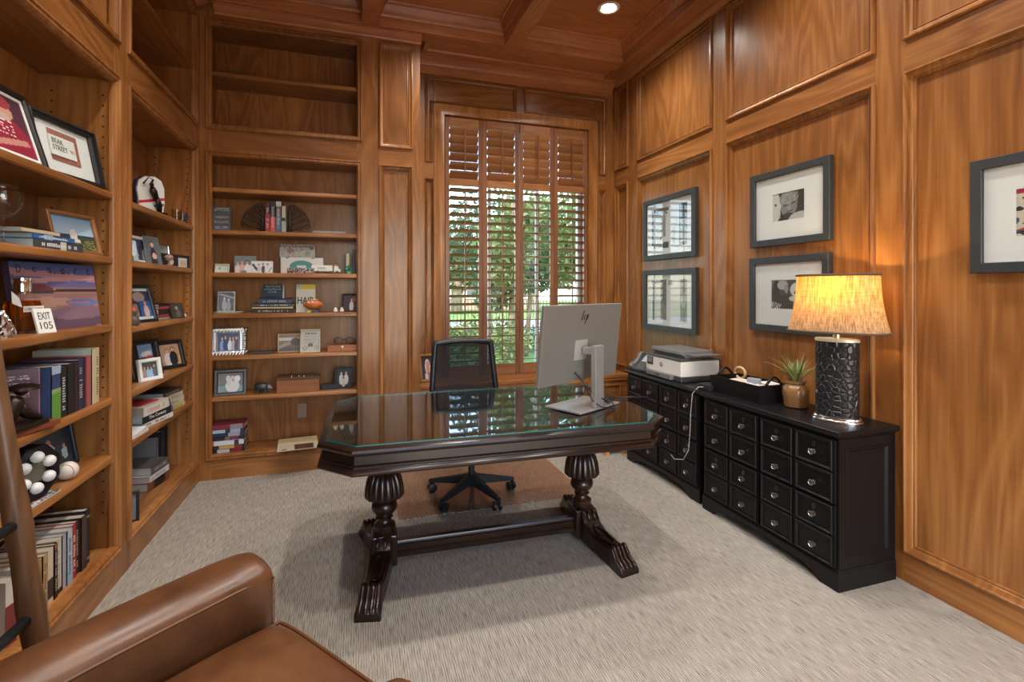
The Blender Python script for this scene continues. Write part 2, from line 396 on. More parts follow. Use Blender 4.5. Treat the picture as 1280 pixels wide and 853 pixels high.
# left wall behind the bookcases, front wall with a cased opening to the foyer
wl_ = struct('wall_left')
MB().box(-1.62, -1.46, -2.4, 4.8, 0, 3.75).build('wall_core', WZ, wl_)
MB(F_L).box(-2.3, .40, 0, 3.55, -.05, 0).build('wall_core', WZ, wl_)
for a, b in ((-2.1, -1.05), (-.85, .20)):
    for za, zb in ((.143, 2.475), (2.63, 3.455)):
        MB(F_L).frame(rect(a, b, za, zb), [(d, h_+.006) for d, h_ in PANEL_M]).build('moulding', WZ, wl_, smooth=True)
wb = struct('wall_back')
MB().box(-1.5, .45, 4.585, 4.75, 0, 3.75).build('wall_core', WZ, wb)
wf = struct('wall_front')
for a, b, za, zb in ((-1.6, -.3, 0, 3.75), (2.1, 2.7, 0, 3.75), (-.3, 2.1, 2.75, 3.75)):
    MB().box(a, b, -2.45, -2.3, za, zb).build('wall_core', WZ, wf)
MB(lambda u, v, n: (u, -2.3+n, v)).frame(rect(-.42, 2.22, -.1, 2.87), [(0, 0), (0, .02), (.02, .024), (.1, .02), (.12, .01), (.12, -.15)]).build('casing', WZ, wf)

# ------------------------------------------------------------------ bookcases
def shelf_mesh(F, u0, u1, z, depth=.30, n1=-.006):
    m = MB(F); t = .036
    m.loft([[(u, z-t, -depth), (u, z-t, n1-.006), (u, z-t+.006, n1), (u, z-.010, n1), (u, z-.003, n1-.004), (u, z, n1-.010), (u, z, -depth)] for u in (u0, u1)])
    return m
def bay(F, root, u0, u1, shelves, upper, wv, wu, dep=.30, side=.045):
    for k, z in enumerate(shelves): shelf_mesh(F, u0-side, u1+side, z, dep).build('shelf', wu, root, smooth=True)
    if upper: shelf_mesh(F, u0-side, u1+side, upper, dep).build('shelf', wu, root, smooth=True)
    for za, zb in ((.18, 2.42), (2.65, 3.395)):
        MB(F).frame(rect(u0-.042, u1+.042, za-.036, zb+.037), OPEN_M).build('moulding', wv, root, smooth=True)
    MB(F).box(u0-side, u1+side, .12, 3.5, -dep-.03, -dep).build('back_panel', wv, root)
    for s_ in (u0-side, u1+side):
        q = (s_-.02, s_) if s_ < u0 else (s_, s_+.02)
        MB(F).box(*q, .1, 3.5, -dep, -.02).build('side_panel', wv, root)
    MB(F).box(u0-side, u1+side, .145, .18, -dep, -.012).build('deck', wu, root, bev=.003)
    MB(F).box(u0-side, u1+side, 2.425, 2.647, -dep, -.021).build('divider', wu, root)
    MB(F).box(u0-side, u1+side, 3.40, 3.5, -dep, -.021).build('divider', wu, root)
    for za, zb in ((0, .146), (2.42, 2.65), (3.395, 3.53)): MB(F).box(u0-.05, u1+.05, za, zb, -.02, -.0005 if za else 0).build('rail', wu, root)
    # shelf pin holes up the sides
    m = MB(F)
    for z in np.arange(.35, 2.36, .05):
        for s_, e in ((u0-side, 1), (u1+side, -1)):
            for n_ in (-.05, -.25): m.box(s_, s_+e*.0012, z-.004, z+.004, n_-.004, n_+.004)
    o = m.build('pin_holes', plain('pin_hole', (.02, .009, .004), .9), root); o['kind'] = 'stuff'
bl = thing('bookcase', 'tall built-in cherry bookcase along the left wall', 'bookcase')
L1 = [1.886, 1.577, 1.253, .903, .625]; L2 = [1.880, 1.572, 1.229, .890, .625]; DK1 = .18
bay(F_L, bl, .56, 1.615, L1, 3.04, WZ, WY, side=.012)
bay(F_L, bl, 1.78, 2.835, L1, 3.04, WZ, WY, side=.012)
bay(F_L, bl, 3.011, 4.066, L2, 3.04, WZ, WY, side=.012)
for a, b in ((.40, .56), (1.615, 1.78), (2.835, 3.011), (4.066, 4.18)):
    MB(F_L).box(a, b, 0, 3.53, -.02, .0005).build('stile', WZ, bl)
bb = thing('bookcase', 'tall built-in cherry bookcase on the far wall, left of the window', 'bookcase')
B_ = [2.186, 1.868, 1.547, 1.238, .920, .612]
bay(F_B, bb, -1.025, .006, B_, 3.055, WZ, WX)
for a, b in ((-1.105, -1.025), (.006, .18), (.451, .511)):
    MB(F_B).box(a, b, 0, 3.53, -.02, .0005).build('stile', WZ, bb)
for za, zb in ((0, .146), (2.441, 2.584), (3.435, 3.53)): MB(F_B).box(.18, .451, za, zb, -.02, 0).build('rail', WX, bb)
for za, zb in ((.146, 2.441), (2.584, 3.435)):
    MB(F_B).box(.18, .451, za, zb, -.035, -.012).build('panel', WZ, bb)
    MB(F_B).frame(rect(.18, .451, za, zb), PANEL_M).build('moulding', WZ, bb, smooth=True)
MB().box(.491, .511, YB+.02, YW, 0, 3.5).build('side_panel', WZ, bb)

# window: sash with glass behind the shutters
wi = struct('window_1')
FG = lambda u, v, n: (u, 4.74-n, v)
WHITE = plain('white_paint', (.72, .70, .66), .5)
MB(FG).frame(rect(WX0, WX1, WZ0, WZ1), [(0, 0), (0, .04), (.05, .04), (.05, 0)]).build('window_frame', WHITE, wi)
for a in (1.24, 1.74): MB(FG).box(a, a+.03, WZ0+.05, WZ1-.05, 0, .03).build('mullion', WHITE, wi)
for a, b in ((WX0+.05, 1.24), (1.27, 1.74), (1.77, WX1-.05)): MB(FG).box(a, b, WZ0+.05, WZ1-.05, .012, .018).build('pane', GLASS, wi)
MB().box(WX0, WX1, 4.56, 4.86, WZ0-.03, WZ0-.005).build('window_sill', WX, wi)

# four hinged louvred shutters
names = ['leftmost', 'second from the left', 'third from the left', 'rightmost']
ED = [(.790, 1.150), (1.152, 1.514), (1.518, 1.880), (1.882, 2.244)]
TILT = [18, 13, 7, 14]; TUP = [52, 54, 66, 55]
LOUV = {}
def louver(wd):
    k = round(wd, 3)
    if k not in LOUV:
        m = MB(); N = 10; ring = [(.043*math.cos(2*PI*i/N), .0052*math.sin(2*PI*i/N)) for i in range(N)]
        m.loft([[(x, p, q) for p, q in ring] for x in (-wd/2, wd/2)])
        o = m.build('louver', SHUT[0], smooth=True); LOUV[k] = o.data; return o
    o = bpy.data.objects.new('louver', LOUV[k]); COL.objects.link(o); return o
for i, (a, b) in enumerate(ED):
    t = thing('plantation_shutter', 'tall stained wood louvred shutter panel, %s of the four across the window' % names[i], 'shutter', ((a+b)/2, YW+.005, WZ0+.005), 0, 'shutter panels across the window')
    wd = b-a; H = WZ1-WZ0-.015; st = .040
    for s_ in (-1, 1): MB().box(min(s_*wd/2, s_*(wd/2-st)), max(s_*wd/2, s_*(wd/2-st)), 0, .03, 0, H).build('stile', SHUT[1], t, bev=.003)
    for za, zb in ((0, .098), (1.788, 1.853), (2.35, H)): MB().box(-wd/2+st, wd/2-st, .001, .029, za, zb).build('rail', SHUT[0], t, bev=.003)
    lw = wd-2*st-.006
    for n_, z0, z1, tl in ((22, .098, 1.788, TILT[i]), (6, 1.853, 2.35, TUP[i])):
        p = (z1-z0)/n_
        for k in range(n_):
            o = louver(lw); o.parent = t; o.location = (0, .015, z0+p*(k+.5)); o.rotation_euler = (R(-tl), 0, 0)
        MB().box(-.006, .006, -.040, -.030, z0+.05, z1-.03).build('tilt_rod', SHUT[1], t, bev=.002)

# ------------------------------------------------------------------ recessed ceiling lamps
CHROME = plain('brushed_steel', (.62, .61, .59), .3, 1.)
SILVER = plain('polished_silver', (.78, .77, .74), .16, 1.)
LENS = plain('lamp_lens', (1, .96, .9), .4, emit=((1, .93, .82), 14))
RIMW = plain('lamp_trim', (.75, .70, .64), .4)
places = [('behind the middle of the room', 0)]
cols = [(-.48, 'left'), (.70, 'middle'), (1.95, 'right')]
rows = [(3.58, 'over the window end'), (2.25, 'over the desk'), (.98, 'over the armchair end'), (-1.5, 'at the foyer end')]
for cx, cn in cols:
    for cy, rn in rows:
        lab = 'lit round recessed lamp in the %s row of ceiling coffers, %s' % (cn, rn)
        if cn == 'left' and cy > 3: continue   # none in the far left; left desk lamp added to light the bookcase
        t = thing('recessed_light', lab, 'ceiling light', (cx, cy, 3.70), 0, 'recessed lamps in the ceiling coffers')
        MB().lathe([(.090, 0), (.088, -.006), (.080, -.009), (.070, -.006), (.064, .012), (.066, .02), (.09, .02)], n=32).build('trim_ring', RIMW, t, smooth=True)
        MB().lathe([(.0, .008), (.063, .008), (.060, .0), (.045, -.006), (.0, -.009)], n=32).build('lens', LENS, t, smooth=True)
        d = bpy.data.lights.new('lamp', 'SPOT'); o = bpy.data.objects.new('lamp', d); COL.objects.link(o); o.parent = t
        o.location = (0, 0, -.03); d.energy = 112; d.spot_size = R(140); d.spot_blend = .9; d.shadow_soft_size = .055; d.color = (1, .945, .875)

# ------------------------------------------------------------------ the desk
desk = thing('desk', 'dark carved mahogany trestle desk with a clipped-corner glass top', 'desk', (.683, 2.585, 0), R(-1.6))
def octa(hx, hy, c): return [(-hx+c, -hy), (hx-c, -hy), (hx, -hy+c), (hx, hy-c), (hx-c, hy), (-hx+c, hy), (-hx, hy-c), (-hx, -hy+c)]
def octaloft(prof, hx, hy, c):
    m = MB(); rings = []
    for d, z in prof: rings.append([(x, y, z) for x, y in octa(hx+d, hy+d, c+d*.59)])
    return m.loft(rings)
HX, HY, HC = .795, .495, .125
octaloft([(-.10, .664), (.020, .664), (.032, .667), (.035, .675), (.031, .683), (.022, .688), (.018, .696), (.024, .699), (.024, .704), (.015, .708), (.013, .742), (.020, .746), (.031, .751), (.035, .760), (.031, .770), (.016, .777), (-.2, .777)], HX, HY, HC).build('apron', DX, desk, smooth=True)
for s_ in (-1, 1): MB().box(min(0, s_*(HX-.02))+ (0.001 if s_ > 0 else 0), max(0, s_*(HX-.02))-(0.001 if s_ < 0 else 0), -HY+.12, HY-.12, .668, .776).build('table_leaf', DX, desk)
def glass_top():
    m, n, l, b = new_mat('desk_glass_edge'); b.inputs['Base Color'].default_value = (.008, .12, .11, 1); b.inputs['Roughness'].default_value = .15
    g = octaloft([(0, .778), (0, .784)], HX, HY, HC)
    g.mi = [1]*len(g.f); g.mi[-1] = 0; g.mi[-2] = 0
    return g.build('glass_top', [glassy('desk_glass', (.90, .97, .95), 1.9), m], desk)
glass_top()
def flute(z, a): return 1-(.10*(1-abs(math.sin(a*8)))**2*min(1, max(0, (z-.355)/.02)) if .355 < z < .505 else 0)
def leg_dir(a): return (math.cos(a), math.sin(a))
for sx in (-1, 1):
    cx = sx*.545
    m = MB().lathe([(.0, .12), (.052, .12), (.054, .185), (.050, .20), (.055, .212), (.054, .228), (.040, .238), (.033, .250), (.034, .258), (.044, .264), (.036, .272), (.044, .282), (.060, .300), (.065, .318), (.060, .338), (.046, .352), (.040, .356), (.043, .360), (.070, .363), (.092, .367), (.098, .374), (.100, .384), (.0985, .40), (.096, .42), (.092, .44), (.086, .46), (.077, .48), (.064, .498), (.048, .51), (.046, .66), (0, .66)], cx, 0, 0, 112, mod=flute)
    m.build('column', DZ, desk, smooth=True)
    MB().box(cx-.062, cx+.062, -.068, .068, .035, .19).build('block', DZ, desk, bev=.008)
    # two carved sabre legs per pedestal, splayed a little outward
    for sy in (-1, 1):
        ang = math.atan2(sy*1., sx*.20)
        ux, uy = leg_dir(ang); px, py = -uy, ux
        def P(s_, t_, z): return (cx+ux*s_+px*t_, uy*s_+py*t_, z)
        ST = [(.03, .050, .04, .205), (.07, .052, .04, .185), (.10, .052, .036, .140), (.15, .052, .030, .112), (.21, .050, .022, .100), (.27, .047, .012, .098), (.30, .045, .004, .100), (.312, .045, 0, .108), (.33, .048, 0, .106), (.345, .050, 0, .088), (.365, .053, 0, .058), (.395, .056, 0, .045), (.412, .056, 0, .030), (.416, .054, 0, .004)]
        m = MB()
        rings = []
        for s_, hw, zb, zt in ST:
            e = .010
            rings.append([P(s_, -hw, zb), P(s_, hw, zb), P(s_, hw, zt-e), P(s_, hw-e, zt), P(s_, -hw+e, zt), P(s_, -hw, zt-e)])
        lg = m.loft(rings).build('leg', DX, desk, smooth=True, bev=.003)
        # carved ornament: long oval rim down the leg, claw ridges on the toe
        m = MB(); N = 22; path = []
        for k in range(N+1):
            a = 2*PI*k/N; s_ = .205+.080*math.cos(a); path.append(P(s_, .026*math.sin(a), .004+np.interp(s_, [q[0] for q in ST], [q[3] for q in ST])))
        m.tube(path, .0065, 6); m.build('carving', DX, lg, smooth='all').matrix_parent_inverse = Matrix()
        for t_ in (-.034, -.011, .011, .034):
            m = MB(); m.tube([P(s_, t_*(1+(s_-.32)*1.2), np.interp(s_, [q[0] for q in ST], [q[3] for q in ST])) for s_ in (.318, .33, .345, .365, .395, .412)], [.009, .011, .011, .011, .011, .007], 7)
            m.build('claw', DX, lg, smooth='all')
        m = MB()
        for t_ in (-.018, .018): m.tube([P(.105, t_, .150), P(.085, t_, .172), P(.073, t_, .186)], .009, 7)
        m.build('carving', DX, lg, smooth='all')
MB().loft([[(x, y, z) for y, z in ((-.035, .062), (.035, .062), (.035, .085), (.028, .092), (.028, .118), (.020, .124), (.016, .135), (-.016, .135), (-.020, .124), (-.028, .118), (-.028, .092), (-.035, .085))] for x in (-.50, .50)]).build('stretcher', DX, desk, smooth=True)

# ------------------------------------------------------------------ office chair on its mat
MATM = glassy('chair_mat_plastic', (.985, .90, .85), 1.85, .22)
mt = MB(); mt.box(.25, 1.52, 3.10, 4.02, .001, .004)
tag(mt.build('chair_mat', MATM, bev=.001), 'clear pinkish plastic mat on the carpet under the office chair', 'floor mat')
NAVY = plain('chair_black', (.007, .010, .014), .42)
ch = thing('office_chair', 'black mesh-backed swivel office chair behind the desk', 'chair', (.755, 3.32, .004), 0)
for k in range(5):
    a = R(4+72*k); c_, s_ = math.cos(a), math.sin(a)
    def Q(r_, t_, z): return (c_*r_-s_*t_, s_*r_+c_*t_, z)
    m = MB(); m.loft([[Q(r_, -w_, zb), Q(r_, w_, zb), Q(r_, w_*.8, zt), Q(r_, -w_*.8, zt)] for r_, w_, zb, zt in ((.02, .030, .085, .150), (.06, .026, .085, .142), (.18, .021, .075, .115), (.29, .016, .066, .090), (.312, .015, .066, .086))])
    lg = m.build('leg', NAVY, ch, bev=.004)
    cst = MB(); cst.tube([Q(.298, 0, .088), Q(.298, 0, .045)], .010, 8)
    cst.build('caster_stem', NAVY, lg, smooth=True)
    for t_ in (-.016, .016):
        m = MB(); pts = []
        rr = .029
        A = R(40*k+20); 
        ctr = Vector(Q(.290, 0, .0295)); ax = Vector((math.cos(A), math.sin(A), 0)); up = Vector((0, 0, 1)); sd = ax.cross(up)
        rings = []
        for off_, r_ in ((-.010, rr*.8), (-.007, rr), (.007, rr), (.010, rr*.8)):
            rings.append([tuple(ctr+ax*(t_*1.1+off_)+(sd*math.cos(2*PI*q/18)+up*math.sin(2*PI*q/18))*r_) for q in range(18)])
        m.loft(rings).build('caster', NAVY, lg, smooth=True)
MB().lathe([(0, .065), (.024, .065), (.026, .15), (.022, .155), (.022, .30), (.016, .30), (.016, .43), (0, .43)]).build('gas_post', NAVY, ch, smooth=True)
m = MB(); m.box(-.12, .12, -.14, .14, .415, .45); m.build('tilt_mechanism', NAVY, ch, bev=.01)
def rbox(hx, hy, z0, z1, r, nz=4, crown=.0, n=6):
    """rounded-plan cushion with softened top and bottom edges"""
    rings = []
    def plan(ins):
        o = []
        for qx, qy, a0 in ((1, 1, 0), (-1, 1, 90), (-1, -1, 180), (1, -1, 270)):
            for k in range(n+1):
                a = R(a0+90*k/n); rr = max(r-ins*.3, .005); o.append((qx*(hx-ins-rr)+rr*math.cos(a), qy*(hy-ins-rr)+rr*math.sin(a)))
        return o
    e = min(r, (z1-z0)/2)*.8
    for i in range(nz+1):
        a = PI/2*i/nz; rings.append([(x, y, z0+e-e*math.cos(a)) for x, y in plan(e*(1-math.sin(a)))])
    for i in range(nz+1):
        a = PI/2*i/nz; rings.append([(x, y, z1-e+e*math.sin(a)) for x, y in plan(e*(1-math.cos(a)))])
    if crown:
        for q in (.06, .12, .2): rings.append([(x, y, z1+crown*(q/.2)**.6) for x, y in plan(e+q*min(hx, hy)*1.2)])
    return MB().loft(rings)
rbox(.245, .24, .452, .515, .09, crown=.01).build('seat', plain('chair_fabric', (.012, .015, .02), .85), ch, smooth=True)
def chair_back():
    bx = lambda t: .208+.036*(1-t)            # half width from base (t=0) to top (t=1)
    pz = lambda t: .60+.425*t
    py = lambda t, x: .205+.065*(1-(1-t)**2)*.9+.30*(x*x)*-.35
    fr = []; N = 10
    for k in range(N+1): fr.append((-bx(k/N), py(k/N, bx(k/N)), pz(k/N)))
    top = [(x, py(1, x), pz(1)+.012*(1-(x/.2)**2)) for x in np.linspace(-.185, .185, 9)]
    path = fr+top+[(-p[0], p[1], p[2]) for p in fr[::-1]]
    bot = [(x, py(0, x), .60) for x in np.linspace(.225, -.225, 8)]
    m = MB(); m.tube(path+bot+[path[0]], .021, 8); m.build('back_frame', NAVY, ch, smooth='all')
    mm, n, l, b = new_mat('chair_mesh'); n.remove(b)
    tr = n.new('ShaderNodeBsdfTransparent'); df = n.new('ShaderNodeBsdfDiffuse'); df.inputs[0].default_value = (.01, .018, .024, 1); mx_ = n.new('ShaderNodeMixShader'); mx_.inputs[0].default_value = .82
    l.new(tr.outputs[0], mx_.inputs[1]); l.new(df.outputs[0], mx_.inputs[2]); l.new(mx_.outputs[0], n['Material Output'].inputs[0])
    m = MB(); g = []
    for j in range(13):
        t = j/12; g.append([m.pt(x, py(t, x), pz(t)) for x in np.linspace(-bx(t), bx(t), 11)])
    for j in range(12):
        for i in range(10): m.face((g[j][i], g[j][i+1], g[j+1][i+1], g[j+1][i]))
    m.build('mesh_back', mm, ch, smooth='all', recalc=False)
    MB().tube([(0, .10, .43), (0, .23, .46), (0, .262, .54), (0, .235, .66)], .022, 10).build('back_support', NAVY, ch, smooth='all')
chair_back()

# ------------------------------------------------------------------ monitor
mon = thing('monitor', 'large silver monitor seen from behind on its stand on the glass desk', 'monitor', (1.178, 2.452, .7875), R(27.5))
MONB = plain('monitor_shell', (.235, .222, .205), .34, .35); MONS = plain('monitor_stand', (.36, .35, .335), .3, .5)
MB().box(-.178, .178, -.118, .118, 0, .010).build('stand_base', MONS, mon, bev=.003)
MB().box(-.038, .038, -.112, -.082, .010, .335).build('stand_pillar', MONS, mon, bev=.004)
MB().box(-.030, .030, -.084, -.020, .285, .322).build('stand_hinge', MONS, mon, bev=.004)
scr = bpy.data.objects.new('display_panel', None)
PT = R(6.0)
def mp(x, y, z): # panel frame tilted back about its hinge
    return (x, -.005+(y)*math.cos(PT)-(z-.335)*math.sin(PT), .335+(z-.335)*math.cos(PT)+y*math.sin(PT))
m = MB(mp); m.box(-.345, .345, 0, .022, .134, .552); m.build('display_panel', MONB, mon, bev=.004)
MB(mp).box(-.340, .340, .0222, .024, .135, .546).build('screen', plain('screen_black', (.004, .004, .005), .1), mon)
MB(mp).box(-.075, .035, -.0012, .001, .25, .36).build('hinge_plate', plain('monitor_plate', (.44, .42, .40), .35, .3), mon, bev=.001)
MB(mp).box(-.085, .012, -.0014, .001, .180, .198).build('port_slot', plain('port_grey', (.16, .15, .14), .5), mon)
m = MB(mp); K = BLACKP
def slash(x0, z0, x1, z1, t_=.0032):
    m.hexa([(x0-t_, -.0012, z0), (x0+t_, -.0012, z0), (x0+t_, .0005, z0), (x0-t_, .0005, z0), (x1-t_, -.0012, z1), (x1+t_, -.0012, z1), (x1+t_, .0005, z1), (x1-t_, .0005, z1)])
slash(-.036, .468, -.018, .520); slash(-.017, .468, -.007, .496); slash(-.015, .497, -.007, .496); slash(.004, .468, .015, .499); slash(-.004, .446, .012, .499); slash(.013, .499, .024, .499, .004); slash(.013, .469, .026, .499)
m.build('logo', K, mon)
cb = MB(); cb.tube([mp(-.065, -.004, .186), mp(-.055, -.03, .17), (-.045, -.06, .11), (-.04, -.09, .05), (-.02, -.135, .018), (.04, -.16, .006), (.10, -.14, .006), (.13, -.10, .014), (.10, -.07, .016)], .0035, 6)
cb.tube([mp(-.06, -.004, .186), (-.04, -.05, .12), (-.015, -.08, .075), (.03, -.125, .045), (.09, -.11, .020), (.15, -.06, .017), (.19, .01, .014), (.26, -.01, .006), (.34, -.08, .006), (.42, -.15, .006)], .0035, 6)
cb.tube([(-.046, -.055, .128), (-.038, -.068, .102)], .008, 8)
cb.tube([(.09, -.10, .016), (.13, -.05, .016), (.17, -.055, .016), (.16, -.09, .016), (.12, -.075, .022)], .0035, 6)
cb.build('cable', BLACKP, mon, smooth='all')
for xy in ((.10, -.135), (.125, -.165)):
    pass

# ------------------------------------------------------------------ file cabinets
KNOB = plain('pewter', (.30, .285, .265), .3, 1.)
def cabinet(label, y0, y1, x0, grp):
    """front faces -x; local frame origin at the near front floor corner"""
    W = y1-y0; D = .375; Hc = .755
    t = thing('file_cabinet', label, 'cabinet', (x0, y0, 0), 0, grp)
    MB().box(.012, D, .012, W-.012, .06, .722).build('body', BLACKW, t)
    MB().loft([[(x0_, ya, z), (D+.003, ya, z), (D+.003, yb, z), (x0_, yb, z)] for x0_, ya, yb, z in ((.008, .008, W-.008, .712), (.002, .002, W-.002, .722), (-.004, -.004, W+.004, .727), (-.012, -.012, W+.012, .730), (-.016, -.016, W+.016, .738), (-.014, -.014, W+.014, .752), (-.010, -.010, W+.010, .755))]).build('cabinet_top', BLACKW, t, bev=.001)
    # bracket-cut plinth
    def brk(L): return [(0, 0), (.10, 0), (.115, .012), (.14, .03), (.16, .036), (.19, .046), (L/2-.05, .060), (L/2+.05, .060), (L-.19, .046), (L-.16, .036), (L-.14, .03), (L-.115, .012), (L-.10, 0), (L, 0), (L, .088), (0, .088)]
    MB().prism(brk(W), 0, .02, (1, 2, 0)).build('plinth', BLACKW, t, bev=.002)
    for ya in (0, W-.02): MB().box(.02, D, ya, ya+.02, 0, .088).build('plinth', BLACKW, t, bev=.002)
    m = MB(); m.loft([[(x, ya, z), (D, ya, z), (D, yb, z), (x, yb, z)] for x, ya, yb, z in ((0, 0, W, .088), (.004, .004, W-.004, .098), (.010, .010, W-.010, .102))]); m.build('plinth_moulding', BLACKW, t)
    # framed side panels
    for ya, sg in ((.012, -1), (W-.012, 1)):
        F = lambda u, v, n: (u, ya+sg*n, v)
        MB(F).frame(rect(.012, D, .102, .712), [(0, 0), (0, .006), (.045, .006), (.048, .010), (.054, .010), (.060, .004), (.064, 0)]).build('side_frame', BLACKW, t)
    cw = (W-.075)/4; F = lambda u, v, n: (.012-n, u, v)
    zr = [(.108, .248), (.258, .395), (.410, .551), (.561, .704)]
    kn = [(.0, 0), (.011, 0), (.012, .003), (.007, .006), (.007, .012), (.014, .016), (.015, .022), (.011, .025), (.009, .022), (.0, .024)]
    for half in (0, 1):
        for row in (0, 1):
            ya = .018+half*(W/2-.012); yb = ya+W/2-.024; za, zb = zr[row*2][0]-.004, zr[row*2+1][1]+.004
            d = MB(F).box(ya, yb, za, zb, 0, .012).build('drawer', BLACKW, t, bev=.002)
            hw = (yb-ya)/2
            for c_ in (0, 1):
                for r_ in (0, 1):
                    u0, u1 = ya+c_*hw+.010, ya+(c_+1)*hw-.010; v0, v1 = zr[row*2+r_]
                    MB(F).frame(rect(u0, u1, v0, v1), [(0, .010), (0, .018), (.003, .022), (.008, .022), (.012, .017), (.016, .015), (.017, .010)]).build('drawer_panel', BLACKW, d)
                    uc, vc = (u0+u1)/2, (v0+v1)/2-.008
                    MB(lambda a, b, c2: (.012-.012-c2, uc+a, vc+b)).lathe(kn, n=14).build('knob', KNOB, d, smooth=True, label='pewter knob')
                    if r_: MB(F).frame([(uc+.008*math.cos(2*PI*q/10), vc+.036+.013*math.sin(2*PI*q/10)) for q in range(10)], [(0, .011), (0, .0145), (.003, .0145), (.003, .011)]).build('keyhole_plate', KNOB, d)
    return t
cabinet('black file cabinet under the lamp and potted plant', 1.742, 2.695, 2.148, 'black file cabinets along the right wall')
cabinet('black file cabinet under the printer and phone', 2.742, 3.66, 2.165, 'black file cabinets along the right wall')

# ------------------------------------------------------------------ table lamp
def shade_material():
    m, n, l, b = new_mat('linen_shade'); out = n['Material Output']
    tc = n.new('ShaderNodeTexCoord'); mp_ = n.new('ShaderNodeMapping'); mp_.inputs['Scale'].default_value = (170, 170, 9); l.new(tc.outputs['Object'], mp_.inputs[0])
    t = n.new('ShaderNodeTexNoise'); t.inputs['Scale'].default_value = 1; t.inputs['Detail'].default_value = 3; l.new(mp_.outputs[0], t.inputs['Vector'])
    mp2 = n.new('ShaderNodeMapping'); mp2.inputs['Scale'].default_value = (14, 14, 420); l.new(tc.outputs['Object'], mp2.inputs[0])
    t2 = n.new('ShaderNodeTexNoise'); t2.inputs['Scale'].default_value = 1; l.new(mp2.outputs[0], t2.inputs['Vector'])
    ad = n.new('ShaderNodeMath'); ad.operation = 'MULTIPLY_ADD'; ad.inputs[1].default_value = .45; l.new(t2.outputs['Fac'], ad.inputs[0]); l.new(t.outputs['Fac'], ad.inputs[2])
    rp = n.new('ShaderNodeValToRGB'); e = rp.color_ramp.elements; e[0].position = .5; e[0].color = (.22, .15, .08, 1); e[1].position = .9; e[1].color = (.58, .47, .33, 1)
    l.new(ad.outputs[0], rp.inputs[0]); l.new(rp.outputs[0], b.inputs['Base Color']); b.inputs['Roughness'].default_value = .9
    tl = n.new('ShaderNodeBsdfTranslucent'); mt_ = n.new('ShaderNodeMixRGB'); mt_.blend_type = 'MULTIPLY'; mt_.inputs[0].default_value = 1; mt_.inputs[2].default_value = (1, .64, .11, 1); l.new(rp.outputs[0], mt_.inputs[1]); l.new(mt_.outputs[0], tl.inputs[0])
    mx_ = n.new('ShaderNodeMixShader'); mx_.inputs[0].default_value = .5; l.new(b.outputs[0], mx_.inputs[1]); l.new(tl.outputs[0], mx_.inputs[2]); l.new(mx_.outputs[0], out.inputs[0])
    return m
def croc():
    m, n, l, b = new_mat('embossed_black_leather'); tc = n.new('ShaderNodeTexCoord')
    mp_ = n.new('ShaderNodeMapping'); mp_.inputs['Scale'].default_value = (34, 34, 34); l.new(tc.outputs['Object'], mp_.inputs[0])
    v = n.new('ShaderNodeTexVoronoi'); v.feature = 'DISTANCE_TO_EDGE'; v.inputs['Scale'].default_value = 1; v.inputs['Randomness'].default_value = .75; l.new(mp_.outputs[0], v.inputs['Vector'])
    mr = n.new('ShaderNodeMapRange'); mr.inputs['From Max'].default_value = .16; l.new(v.outputs['Distance'], mr.inputs['Value'])
    bp = n.new('ShaderNodeBump'); bp.inputs['Strength'].default_value = .8; bp.inputs['Distance'].default_value = .004; l.new(mr.outputs[0], bp.inputs['Height']); l.new(bp.outputs[0], b.inputs['Normal'])
    b.inputs['Base Color'].default_value = (.012, .012, .014, 1); b.inputs['Roughness'].default_value = .3
    return m
lamp = thing('table_lamp', 'lit table lamp with oval linen shade and black embossed leather body', 'lamp', (2.325, 1.895, .755), R(24))
SX, SY = .55, .88
MB().lathe([(0, 0), (.128, 0), (.130, .006), (.126, .012), (.122, .014), (.123, .020), (.119, .026), (0, .026)], n=40, sx=SX, sy=SY).build('base', SILVER, lamp, smooth=True)
MB().lathe([(0, .026), (.109, .026), (.110, .402), (0, .402)], n=48, sx=SX, sy=SY).build('lamp_body', croc(), lamp, smooth=True)
MB().lathe([(0, .402), (.112, .402), (.113, .411), (.109, .417), (0, .419)], n=40, sx=SX, sy=SY).build('cap', plain('cream_metal', (.62, .57, .45), .35, .4), lamp, smooth=True)
MB().lathe([(0, .419), (.018, .419), (.018, .437), (.007, .442), (.007, .52), (.016, .525), (.016, .555), (0, .555)], n=14).build('lamp_stem', SILVER, lamp, smooth=True)
MB().lathe([(0, .555), (.016, .555), (.03, .59), (.033, .615), (.022, .64), (0, .65)], n=16).build('bulb', plain('bulb', (1, .9, .7), .3, emit=((1, .75, .38), 12)), lamp, smooth=True)
def shade_prof(k): return .180+.040*(1-k)**2
sh = MB(); NS = 64; rings = []
SHX = .62
def sup(a, r_):
    ca, sa = math.cos(a), math.sin(a); e = .78
    return (SHX*r_*math.copysign(abs(ca)**e, ca), r_*math.copysign(abs(sa)**e, sa))
for k in range(9):
    q = k/8; rings.append([(*sup(2*PI*i/NS, shade_prof(q)), .452+.285*q) for i in range(NS)])
sh.loft(rings, cap=False).build('lamp_shade', shade_material(), lamp, smooth='all')
for q, z in ((0, .452), (1, .737)):
    m = MB(); m.tube([(*sup(2*PI*i/NS, shade_prof(q)), z) for i in range(NS+1)], .006, 6); m.build('shade_trim', plain('braid', (.09, .06, .045), .9), lamp, smooth='all', label='dark braided shade trim')
pl = bpy.data.lights.new('lamp_light', 'POINT'); po = bpy.data.objects.new('lamp_light', pl); COL.objects.link(po); po.parent = lamp; po.location = (0, 0, .675)
pl.energy = 7.5; pl.color = (1, .68, .30); pl.shadow_soft_size = .012

